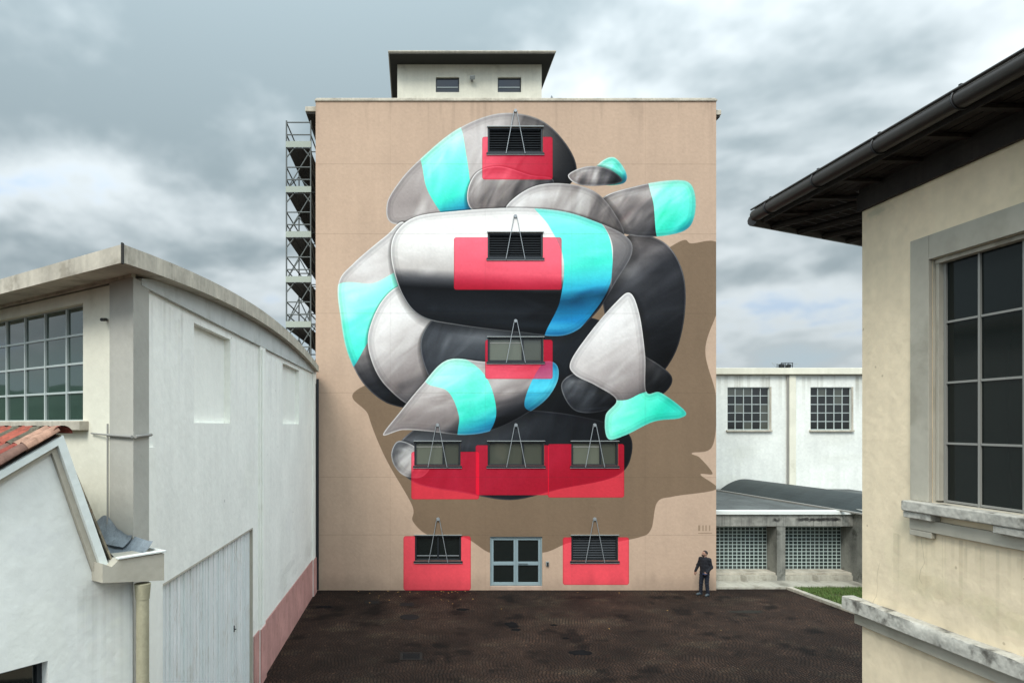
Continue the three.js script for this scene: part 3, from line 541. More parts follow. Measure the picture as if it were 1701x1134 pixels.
// ---------------------------------------------------------------- white warehouse on the left
const LX = -3.92, LZ = 9.64, LEN = 27.35 - LZ;            // courtyard wall; local x = distance along it from the street corner
const hall1 = thing('warehouse', 'white rendered warehouse with concrete eaves on the left of the courtyard', 'building', [LX, 0, -LZ]);
const eaveY = (Z) => 9.08 - 0.0053 * (Z - 18) * (Z - 18);
{
  const side = sub(hall1, 'courtyard_side', [0, 0, 0], Math.PI / 2);
  const Lx = (Z) => Z - LZ;
  const topPts = []; for (let i = 0; i <= 16; i++) { const Z = mix(27.35, LZ, i / 16); topPts.push([Lx(Z), eaveY(Z) + 0.02]); }
  const sideMap = onceMap(LEN, 9.2, 0, 0, 90, (c) => {
    c.fillStyle = css(WHITE); c.fillRect(-1, -1, LEN + 2, 12);
    const R = rng(88);
    for (let i = 0; i < 40; i++) { c.fillStyle = css([0.62, 0.62, 0.57], 0.02 + 0.05 * R()); blob(c, R() * LEN, R() * 9, 0.3 + R() * 1.2, 0.2 + R() * 0.7, i + 5); c.fill(); }
    for (let i = 0; i < 90; i++) { const x = R() * LEN, y = 8.6 - R() * 0.3, l = 0.3 + R() * 1.8; const g = c.createLinearGradient(0, y, 0, y - l); g.addColorStop(0, 'rgba(90,88,78,0.05)'); g.addColorStop(1, 'rgba(90,88,78,0)'); c.fillStyle = g; c.fillRect(x, y - l, 0.04 + R() * 0.12, l); }
    for (let i = 0; i < 26; i++) { c.fillStyle = `rgba(40,38,34,${0.2 + 0.3 * R()})`; blob(c, R() * LEN, 1.5 + R() * 7, 0.012 + R() * 0.02, 0.012 + R() * 0.03, i + 90, 9); c.fill(); }
    for (let i = 0; i < 30; i++) { c.fillStyle = 'rgba(110,104,92,0.04)'; blob(c, R() * LEN, 1.4 + R() * 0.9, 0.4 + R() * 0.8, 0.15 + R() * 0.3, i + 140); c.fill(); }
  }, 0.045, 400);
  const sideMat = new THREE.MeshStandardMaterial({ map: sideMap, bumpMap: bumpPlaster, bumpScale: 0.007, roughness: 0.9 });
  const niche = [[12.44, 6.62, 14.87, 8.42], [20.75, 6.62, 23.65, 8.45]].map(([a, b, c, d]) => [Lx(a), b, Lx(c), d]);
  const gate = [Lx(10.9), Lx(16.95), 4.08];
  const bays = [[Lx(10.18), Lx(17.5)], [Lx(18.1), Lx(26.6)]];
  // structural frame (proud), bays set back 6 cm
  const frame = [null, bx(bays[0][1], 0, -0.3, bays[1][0], 8.7, 0), bx(bays[1][1], 0, -0.3, LEN, 8.7, 0)];
  part(side, 'pilaster', frame[1], M.white); part(side, 'pilaster', frame[2], M.white);
  part(side, 'pilaster_base', bx(bays[0][0] + 0.001, 0, -0.06, bays[0][0] + 0.32, 6.25, -0.012), M.white);
  // ring beam follows the arched eaves
  const beam = wallShape([[0.26, 8.58], [LEN, 8.58], ...topPts.slice(0, -1), [0.26, 8.68]], [], 0.3); beam.translate(0, 0, 0.006);
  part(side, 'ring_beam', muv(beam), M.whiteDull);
  const wallPts = [[0.4, 0], [gate[0], 0], [gate[0], gate[2]], [gate[1], gate[2]], [gate[1], 0], [LEN - 0.02, 0], [LEN - 0.02, 8.62], [0.4, 8.62]];
  const wl = wallShape(wallPts, niche, 0.3); wl.translate(0, 0, -0.06);
  part(side, 'wall', wl, sideMat);
  for (const [a, b, c, d] of niche) part(side, 'blind_niche', bx(a - 0.05, b - 0.05, -0.27, c + 0.05, d + 0.05, -0.19), M.white, 'walled-up window niche');
  part(side, 'plinth', merge([bx(gate[1] + 0.02, 0, -0.05, bays[0][1] - 0.002, 1.4, -0.025), bx(bays[0][1] - 0.001, 0, 0.002, bays[1][0], 1.4, 0.03), bx(bays[1][0] + 0.002, 0, -0.05, bays[1][1] - 0.002, 1.4, -0.025), bx(bays[1][1], 0, 0.002, LEN, 1.4, 0.03)]), M.pink, 'pink rendered plinth');
  // sheet-metal gate
  const gt = sub(hall1, 'gate', [0, 0, 0], Math.PI / 2, 'white folding gate of narrow vertical metal panels');
  const ns = 17, wS = (gate[1] - gate[0]) / ns;
  const gm = [0, 1, 2].map((i) => plaster([0.74 + i * 0.03, 0.78 + i * 0.02, 0.76 + i * 0.02], { seed: 500 + i, tile: 3, mottle: 0.07, run: 0.1, patch: 0.03, dirt: [0.7, 0.6, 0.5], dirtAmt: 0.3, rough: 0.5, bump: 0.002 }));
  for (let i = 0; i < ns; i++) {
    const x0 = gate[0] + i * wS, R = hash(i, 3, 9) * 0.012;
    part(gt, 'slat', merge([bx(x0 + 0.014, 0.04, -0.2, x0 + wS * 0.36, 4.04, -0.145 + R, 0.012), bx(x0 + wS * 0.36 + 0.002, 0.04, -0.2, x0 + wS * 0.62, 4.04, -0.185 + R, 0.006), bx(x0 + wS * 0.62 + 0.002, 0.04, -0.2, x0 + wS - 0.014, 4.04, -0.145 + R, 0.012)]), gm[i % 3]);
  }
  part(gt, 'backing', bx(gate[0] - 0.1, 0.01, -0.36, gate[1] + 0.1, 4.2, -0.30), M.black);
  part(gt, 'jamb', bx(gate[1] - 0.05, 0, -0.15, gate[1] - 0.002, 4.07, -0.062), M.greyStone);
  part(gt, 'top_rail', bx(gate[0], 4.045, -0.22, gate[1] - 0.06, 4.078, -0.058), M.greyStone);
  part(gt, 'latch', merge([bx(gate[1] - 1.49, 1.96, -0.15, gate[1] - 1.45, 2.1, -0.125, 0.006), rod([gate[1] - 1.47, 2.02, -0.13], [gate[1] - 1.47, 2.02, -0.09], 0.012)]), M.black);
  part(side, 'wall_cable', rod([bays[0][1] + 0.12, 1.5, 0.02], [bays[0][1] + 0.12, 8.5, 0.02], 0.028, 8), M.white);
  part(side, 'corner_gap_strip', rod([LEN - 0.05, 0.1, 0.06], [LEN - 0.05, 8.4, 0.06], 0.05, 10), M.blackMetal);  // black rod added to stand for the dark gap between the buildings
  part(side, 'cable', rod([LEN - 0.2, 1.4, 0.02], [LEN - 0.22, 8.2, 0.02], 0.012, 6), M.black);

  // street front, local x runs to the corner at x = 7.2
  const FT = 7.2, th = -Math.asin(0.6), front = sub(hall1, 'street_front', [-0.8 * FT, 0, -0.6 * FT], th);
  const tx = (t) => FT - t;                                     // t = distance from the corner
  const wn = [tx(1.45 + 0.72 * 6), 6.65, tx(1.45), 8.44];
  const fw = wallShape(rect(0, 0, tx(0.45), 8.62), [wn], 0.3); fw.translate(0, 0, -0.03);
  part(front, 'wall', fw, M.creamPale);
  {
    const g = wallShape([[FT, -0.012], [FT - 0.324, 0.432], [FT - 0.45, 0.40], [FT - 0.62, 0.2], [FT - 0.62, -0.012]], [], 8.64); g.rotateX(-Math.PI / 2); g.translate(0, 8.64, 0);
    part(front, 'corner_pilaster', muv(g), M.cornerGrey);
  }
  part(front, 'ring_beam', bx(0, 8.645, -0.05, tx(0.05), 8.75, 0.012), M.fascia);
  const ww = sub(hall1, 'window', [-0.8 * FT, 0, -0.6 * FT], th, 'wide steel window with square panes reflecting the sky');
  const cw = 0.72, chh = (wn[3] - wn[1]) / 4, bars = [];
  for (let i = 0; i <= 6; i++) bars.push(bx(wn[0] + i * cw - 0.018, wn[1] + 0.003, -0.2, wn[0] + i * cw + 0.018, wn[3] - 0.003, -0.13));
  for (let j = 0; j <= 4; j++) for (let i = 0; i < 6; i++) bars.push(bx(wn[0] + i * cw + 0.019, wn[1] + j * chh - (j ? 0.016 : -0.003), -0.195, wn[0] + (i + 1) * cw - 0.019, wn[1] + j * chh + (j === 4 ? -0.003 : 0.016), -0.135));
  part(ww, 'muntin', merge(bars.slice(1, 6)), M.paintedFrame); part(ww, 'muntin', merge(bars.slice(7)), M.paintedFrame);
  part(ww, 'frame', merge([bars[0], bars[6]].map((g) => g.clone())), M.paintedFrame);
  for (let i = 0; i < 6; i++) for (let j = 0; j < 4; j++) {
    const g = bx(-cw / 2 + 0.019, -chh / 2 + 0.017, -0.004, cw / 2 - 0.019, chh / 2 - 0.017, 0.004);
    const p = part(ww, 'pane', g, M.glassSky); p.position.set(wn[0] + (i + 0.5) * cw, wn[1] + (j + 0.5) * chh, -0.165); p.rotation.set((hash(i, j, 2) - 0.5) * 0.012, (hash(i, j, 6) - 0.5) * 0.014, 0);
  }
  part(ww, 'sill', bx(wn[0] - 0.15, 6.50, -0.1, wn[2] + 0.17, 6.645, 0.12, 0.015), M.fascia);
  // roof slab, arched towards the courtyard, overhanging both faces
  {
    const pts = [], N = 20, ex = 0.2, far = 27.0;
    const rows = [];
    for (let i = 0; i <= N; i++) {
      const Z = mix(8.67, far, i / N), yb = eaveY(Z), x = LX + mix(0.25, 0.15, i / N);
      rows.push([x, yb, Z]);
    }
    const dirx = -0.8, dirz = 0.6, span = 12, pos = [], quad = (a, b, c, d) => { pos.push(...a, ...b, ...c, ...a, ...c, ...d); };
    const P = (r, s, dy) => [r[0] + dirx * s - LX, r[1] + dy, -(r[2] + dirz * s * (1 - 0)) + LZ];
    const tk = (i) => 0.23 + 0.06 * Math.sin(Math.PI * i / N);
    for (let i = 0; i < N; i++) {
      const a = rows[i], b = rows[i + 1], sA = span, sB = span, ta = tk(i), tb = tk(i + 1);
      quad(P(a, 0, 0), P(b, 0, 0), P(b, 0, tb), P(a, 0, ta));                       // courtyard fascia
      quad(P(a, 0, ta), P(b, 0, tb), P(b, sB, tb), P(a, sA, ta));                   // top
      quad(P(a, sA, 0), P(b, sB, 0), P(b, 0, 0), P(a, 0, 0));                       // underside
    }
    quad(P(rows[0], span, 0), P(rows[0], 0, 0), P(rows[0], 0, tk(0)), P(rows[0], span, tk(0)));
    quad(P(rows[N], 0, 0), P(rows[N], span, 0), P(rows[N], span, tk(N)), P(rows[N], 0, tk(N)));
    const g = new THREE.BufferGeometry(); g.setAttribute('position', new THREE.Float32BufferAttribute(pos, 3)); g.computeVertexNormals(); void pts; void ex;
    part(hall1, 'roof_slab', muv(g), M.fascia, 'weathered concrete roof edge');
    part(hall1, 'roof_joint', bx(LX + 0.24 - LX, 8.6, -8.70 + LZ + 0.012, LX + 0.262 - LX, 8.86, -8.66 + LZ + 0.02), M.soffit);
  }
  {
    const g = new THREE.PlaneGeometry(1.3, 0.62, 26, 12), p = g.attributes.position;
    for (let i = 0; i < p.count; i++) { const x = p.getX(i), v = p.getY(i) / 0.62 + 0.5, top = 0.10 + 0.22 * Math.exp(-Math.pow((x + 0.05) / 0.34, 2)) + 0.08 * fbm(x * 4 + 5, 1, 0, 3, 9); p.setY(i, v * top); p.setZ(i, 0.012 + 0.13 * (1 - v) * (1 - v) + 0.03 * (fbm(x * 9 + 3, v * 5, 0, 3, 15) - 0.3) * (1 - v)); }
    g.computeVertexNormals(); g.translate(tx(0.66), 4.9, 0.015); part(front, 'lead_flashing', muv(g), M.lead, 'crumpled grey lead flashing at the foot of the corner pilaster');
  }
  // conduit across the corner
  part(front, 'conduit', merge([rod([tx(1.15), 6.46, 0.0], [tx(0.6), 6.44, 0.045], 0.012), rod([tx(0.62), 6.44, 0.045], [tx(0.0) + 0.02, 6.42, 0.045], 0.022), rod([tx(0.64), 6.6, 0.03], [tx(0.64), 5.0, 0.03], 0.014)]), M.greyFrame);
  part(side, 'conduit', rod([-0.03, 6.42, 0.03], [0.55, 6.44, 0.03], 0.022), M.greyFrame);
  part(front, 'wall_hook', rod([tx(0.75), 8.12, -0.01], [tx(0.68), 8.10, 0.1], 0.025), M.black);
}

// ---------------------------------------------------------------- low shed with a tiled roof, bottom left
{
  const O = [-3.76, 9.2], shed = thing('tiled_shed', 'low white shed with a red tiled gable roof beside the warehouse corner', 'building', [O[0], 0, -O[1]], Math.atan2(0.8, 0.6));
  const win = [-3.0, 2.6, -1.1, 3.75];
  const gab = [[-3.3, 0], [0, 0], [0, 4.58], [-0.54, 4.66], [-1.08, 6.25], [-3.3, 4.96]];
  const shedMap = onceMap(3.3, 6.3, -3.3, 0, 160, (c) => {
    c.fillStyle = css([0.72, 0.74, 0.69]); c.fillRect(-4, -1, 6, 9);
    const R = rng(61);
    for (let i = 0; i < 24; i++) { c.fillStyle = css([0.56, 0.55, 0.50], 0.03 + 0.04 * R()); blob(c, -3.3 + R() * 3.3, R() * 5.4, 0.2 + R() * 0.6, 0.2 + R() * 0.7, i + 3); c.fill(); }
    for (let i = 0; i < 26; i++) { const x = -0.75 + R() * 0.8, y = 4.7 - R() * 0.3, l = 0.4 + R() * 2.4; const g = c.createLinearGradient(0, y, 0, y - l); g.addColorStop(0, 'rgba(96,92,84,0.05)'); g.addColorStop(1, 'rgba(96,92,84,0)'); c.fillStyle = g; c.fillRect(x, y - l, 0.03 + R() * 0.1, l); }
  }, 0.05, 420);
  const gm = new THREE.MeshStandardMaterial({ map: shedMap, bumpMap: bumpPlaster, bumpScale: 0.006, roughness: 0.9 });
  part(shed, 'gable_wall', wallShape(gab, [win], 0.25), gm);
  part(shed, 'side_wall', bx(-0.25, 0, -7, 0, 4.5, -0.252), M.shed);
  part(shed, 'side_wall', bx(-3.3, 0, -7, -3.05, 4.9, -0.252), M.shed);
  const wd = sub(shed, 'window', [0, 0, 0], 0, 'dark window recess in the shed');
  part(wd, 'pane', bx(win[0] - 0.02, win[1] - 0.02, -0.22, win[2] + 0.02, win[3] + 0.02, -0.2), M.glass);
  part(wd, 'frame', merge([bx(win[2] - 0.06, win[1], -0.198, win[2] - 0.002, win[3] - 0.002, -0.15), bx(win[0], win[3] - 0.06, -0.198, win[2] - 0.062, win[3] - 0.002, -0.15)]), M.blackMetal);
  // moulded verge: two stepped bands on each slope
  const band = (a, b, off, wd2, z0, z1) => {
    const dx = b[0] - a[0], dy = b[1] - a[1], l = Math.hypot(dx, dy), nx = -dy / l, ny = dx / l, s = b[0] > a[0] ? 1 : -1;
    const p = (q, o) => [q[0] + nx * o * s, q[1] + ny * o * s];
    const g = wallShape([p(a, off), p(b, off), p(b, off + wd2), p(a, off + wd2)].map((q) => q), [], z1 - z0); g.translate(0, 0, z1); return muv(g);
  };
  const ridge = [-1.08, 6.25], eL = [-3.4, 4.90], eR = [-0.52, 4.62];
  const mitre = (o) => [ridge[0] + o * 0.62, ridge[1] + o * 1.22];
  const verge = (o0, o1, z1) => {
    const nL = [-0.503, 0.864], nR = [0.943, 0.333];
    const L0 = [eL[0] + nL[0] * o0, eL[1] + nL[1] * o0], L1 = [eL[0] + nL[0] * o1, eL[1] + nL[1] * o1], R0 = [eR[0] + nR[0] * o0, eR[1] + nR[1] * o0], R1 = [eR[0] + nR[0] * o1, eR[1] + nR[1] * o1];
    const g = wallShape([L0, mitre(o0), R0, R1, mitre(o1), L1], [], z1 + 0.3); g.translate(0, 0, z1); return muv(g);
  };
  void band;
  part(shed, 'verge_moulding', verge(0.0, 0.07, 0.06), M.greyStone);
  part(shed, 'verge_moulding', verge(0.072, 0.17, 0.12), M.shed);
  // roof deck
  const deck = wallShape([[-3.75, 4.92], [-1.0, 6.46], [-0.30, 4.66], [-0.36, 4.62], [-1.03, 6.40], [-3.75, 4.86]], [], 7); deck.translate(0, 0, 0.05);
  part(shed, 'roof_deck', muv(deck), M.soffit);
  part(shed, 'steep_roof', (() => { const g = wallShape([[-1.0, 6.47], [-0.27, 4.70], [-0.29, 4.68], [-1.02, 6.46]], [], 7.1); g.translate(0, 0, 0.10); return muv(g); })(), plaster([0.28, 0.24, 0.17], { seed: 611, tile: 0.7, mottle: 0.5, run: 0.3, patch: 0.3, dirt: [0.6, 0.35, 0.2], dirtAmt: 0.9 }));
  // clay tiles, laid in courses down the long slope
  const tm = [[0.26, 0.060, 0.042], [0.32, 0.085, 0.055], [0.20, 0.050, 0.036], [0.34, 0.20, 0.14], [0.15, 0.085, 0.065]].map((c, i) => plaster(c, { seed: 620 + i, tile: 0.5, mottle: 0.3, run: 0.2, patch: 0.2, dirt: [0.5, 0.5, 0.45], dirtAmt: 0.7, bump: 0.012 }));
  const moss = plaster([0.11, 0.10, 0.07], { seed: 640, tile: 0.4, mottle: 0.5, run: 0, patch: 0.3, dirtAmt: 0.8, bump: 0.02 });
  const tileG = (up) => {
    const pts = [], n = 7;
    const g = new THREE.CylinderGeometry(0.082, 0.098, 0.42, n, 1, true, -1.45, 2.9);
    const inner = new THREE.CylinderGeometry(0.068, 0.084, 0.42, n, 1, true, -1.45, 2.9); void pts; void up;
    return merge([g, inner]);                       // axis y, crown towards +z
  };
  const tg = tileG(true), slope = Math.atan2(1.54, 2.75), R = rng(5);
  const q = new THREE.Quaternion().setFromUnitVectors(new THREE.Vector3(0, 0, 1), new THREE.Vector3(-Math.sin(slope), Math.cos(slope), 0));
  const basis = new THREE.Matrix4().makeBasis(new THREE.Vector3(0, 0, 1), new THREE.Vector3(Math.cos(slope), Math.sin(slope), 0), new THREE.Vector3(-Math.sin(slope), Math.cos(slope), 0)); void q;
  for (let cN = 0; cN < 17; cN++) for (let r = 0; r < 7; r++) {
    const d = 0.2 + r * 0.35, m = r === 0 && R() < 0.6 ? moss : tm[Math.floor(R() * tm.length)];
    for (const conv of [0, 1]) {
      if (conv && (cN > 12 || r > 5)) continue;
      const o = part(shed, 'roof_tile', tg, m); o.quaternion.setFromRotationMatrix(basis);
      if (conv) o.rotateY(Math.PI);
      const lift = conv ? 0.085 : 0.045 + r * 0.0;
      o.position.set(-1.0 - Math.cos(slope) * d - Math.sin(slope) * lift, 6.46 - Math.sin(slope) * d + Math.cos(slope) * lift, 0.06 - cN * 0.2 - (conv ? 0.1 : 0) + (R() - 0.5) * 0.015);
      o.rotateX((R() - 0.5) * 0.05); o.rotateZ((R() - 0.5) * 0.06);
    }
  }
  for (let i = 0; i < 9; i++) { const o = part(shed, 'ridge_tile', tg, i % 2 ? moss : tm[(i * 3) % 5]); o.scale.set(1.25, 1, 1.1); o.rotation.set(-Math.PI / 2, 0, 0); o.rotateZ(0); o.position.set(-1.0 + (R() - 0.5) * 0.03, 6.47, -0.08 - i * 0.37); }
  // lead valley between the shed and the warehouse, hopper and downpipe
  const val = new THREE.PlaneGeometry(0.66, 3.2, 10, 30); val.rotateX(-Math.PI / 2);
  { const p = val.attributes.position; for (let i = 0; i < p.count; i++) { const x = p.getX(i), z = p.getZ(i); p.setY(i, 0.9 * Math.pow(Math.abs(x) / 0.33, 2.2) * 0.25 + 0.10 * (0.5 - z / 3.2) + 0.04 * (fbm(x * 6 + 9, z * 6 + 40, 0, 3, 77) - 0.5)); } val.computeVertexNormals(); }
  val.translate(-0.06, 4.78, -1.55);
  part(shed, 'valley_gutter', muv(val), M.lead, 'crumpled grey lead lining of the valley');
  const hop = sub(shed, 'hopper', [0, 0, 0], 0, 'grey box gutter end');
  const hs = wallShape([[-0.56, 4.62], [-0.42, 4.60], [0.30, 4.50], [0.30, 4.86], [-0.34, 4.88], [-0.44, 4.80], [-0.56, 4.86]], [], 0.5); hs.translate(0, 0, 0.26);
  part(hop, 'box', muv(hs), M.greyStone);
  part(hop, 'rim', merge([bx(-0.36, 4.88, 0.20, 0.32, 4.905, 0.285, 0.006), bx(0.30, 4.862, -0.2, 0.325, 4.90, 0.198)]), M.whiteCap);
  const pp = sub(shed, 'downpipe', [0.02, 0, 0.2], 0, 'pale olive downpipe');
  part(pp, 'pipe', merge([rod([0, 0, 0], [0, 4.32, 0], 0.082, 20), rod([0, 4.30, 0], [0, 4.50, 0], 0.088, 20, 0.105)]), M.pipe);
  for (const y of [1.2, 3.1]) part(pp, 'collar', rod([0, y, 0], [0, y + 0.08, 0], 0.098, 20), M.pipe);
  part(pp, 'clamp', merge([rod([0, 3.04, 0], [0, 3.07, 0], 0.1, 20), bx(-0.02, 3.03, -0.2, 0.02, 3.08, -0.05)]), M.galv);
}

// ---------------------------------------------------------------- white hall behind, on the right
{
  const Z = 39, s = Z / 1150, X = (p) => (p - 690) * s, Y = (p) => CAM_Y + (706 - p) * s;
  const h = thing('white_hall', 'long white hall with two barred square windows behind the low annex', 'building', [0, 0, -Z]);
  const wins = [[1209, 714, 1279, 643], [1347, 714, 1415, 643]].map(([a, b, c, d]) => [X(a), Y(b), X(c), Y(d)]);
  const x0 = X(1150), x1 = X(1640), yt = Y(622);
  const map = onceMap(x1 - x0, yt, x0, 0, 70, (c) => {
    c.fillStyle = css([0.72, 0.74, 0.68]); c.fillRect(x0 - 1, -1, 40, 20); const R = rng(17);
    for (let i = 0; i < 40; i++) { const x = x0 + R() * (x1 - x0), y = yt - R() * 0.2, l = 0.4 + R() * 3; const g = c.createLinearGradient(0, y, 0, y - l); g.addColorStop(0, 'rgba(100,96,80,0.14)'); g.addColorStop(1, 'rgba(100,96,80,0)'); c.fillStyle = g; c.fillRect(x, y - l, 0.06 + R() * 0.2, l); }
    for (let i = 0; i < 20; i++) { c.fillStyle = css([0.6, 0.6, 0.52], 0.12); blob(c, x0 + R() * 16, 3 + R() * 6, 0.3 + R(), 0.2 + R() * 0.5, i + 1); c.fill(); }
  }, 0.07, 430);
  part(h, 'wall', wallShape(rect(x0, 0, x1, yt), wins, 0.3), new THREE.MeshStandardMaterial({ map, bumpMap: bumpPlaster, bumpScale: 0.006, roughness: 0.9 }));
  part(h, 'cornice', bx(x0, yt, -0.35, x1, Y(611.5), 0.28, 0.02), M.creamPale);
  part(h, 'cornice_shade_strip', bx(x0, yt - 0.05, 0.002, x1, yt - 0.002, 0.1), M.greyStone);  // solid grey strip, its colour standing for the shadow line under the cornice
  part(h, 'pilaster', bx(X(1310), 0, 0.002, X(1321), yt - 0.052, 0.12), M.creamPale);
  part(h, 'downpipe', rod([X(1308), 2.5, 0.07], [X(1308), yt - 0.05, 0.07], 0.05, 8), M.greyFrame);
  part(h, 'interior', bx(x0 + 1, 2, -1.6, x1 - 1, yt - 0.2, -1.5), M.black);
  part(h, 'roof', bx(x0, Y(616), -14, x1, Y(614), -0.36), M.roofFelt);
  for (const [a, b, c, d] of wins) {
    const w = sub(h, 'window', [a, b, 0], 0, 'square window of small dark panes with pale bars'), W = c - a, H = d - b, n = 5, g = [];
    for (let i = 0; i <= n; i++) g.push(bx(clamp(i * W / n - 0.022, 0.002, W - 0.046), 0.002, -0.17, clamp(i * W / n + 0.022, 0.046, W - 0.002), H - 0.002, -0.10));
    part(w, 'frame', merge([g[0], g[n]]), M.paintedFrame);
    for (let i = 1; i < n; i++) part(w, 'bar', g[i], M.paintedFrame);
    for (let j = 0; j <= n; j++) { const y = clamp(j * H / n, 0.024, H - 0.024), q = []; for (let i = 0; i < n; i++) q.push(bx(i * W / n + (i ? 0.023 : 0.047), y - 0.02, -0.165, (i + 1) * W / n - (i === n - 1 ? 0.047 : 0.023), y + 0.02, -0.105)); part(w, 'bar', merge(q), M.paintedFrame); }
    const pgm = bx(-W / n / 2 + 0.023, -H / n / 2 + 0.021, -0.004, W / n / 2 - 0.023, H / n / 2 - 0.021, 0.004);
    for (let i = 0; i < n; i++) for (let j = 0; j < n; j++) { const p = part(w, 'pane', pgm, hash(i + 3, j, a * 10) > 0.8 ? M.curtainDim : M.glassHall); p.position.set((i + 0.5) * W / n, (j + 0.5) * H / n, -0.14); p.rotation.y = (hash(i, j, 77) - 0.5) * 0.01; }
    part(w, 'sill', bx(-0.08, -0.10, -0.05, W + 0.1, -0.002, 0.14, 0.01), M.fascia);
    part(w, 'jamb', bx(W + 0.002, 0, 0.002, W + 0.09, H + 0.02, 0.03), M.fascia);
  }
  // small open metal frame on the roof
  const ant = thing('roof_frame', 'small dark metal frame with antennas on the white hall roof', 'antenna', [X(1308), Y(611.5), -Z]);
  const g = [];
  for (const x of [-0.3, -0.1, 0.1, 0.3]) g.push(rod([x, 0, 0], [x, 0.3, 0], 0.02, 5), rod([x, 0, -0.5], [x, 0.3, -0.5], 0.02, 5));
  g.push(rod([-0.34, 0.15, 0], [0.34, 0.15, 0], 0.02, 5), rod([-0.34, 0.3, 0], [0.34, 0.3, 0], 0.02, 5));
  part(ant, 'frame', merge(g), M.black);
  part(ant, 'crate', merge([bx(-0.28, 0.03, -0.4, -0.12, 0.26, -0.1), bx(0.1, 0.05, -0.4, 0.28, 0.24, -0.1)]), M.blackMetal);
  part(ant, 'antenna', merge([rod([0, 0.2, -0.2], [-0.75, 0.32, -0.2], 0.012, 5), rod([0, 0.2, -0.2], [0.75, 0.3, -0.2], 0.012, 5), rod([-0.75, 0.32, -0.2], [-0.45, 0.02, -0.2], 0.01, 5), rod([0.75, 0.3, -0.2], [0.45, 0.02, -0.2], 0.01, 5)]), M.galv);
}

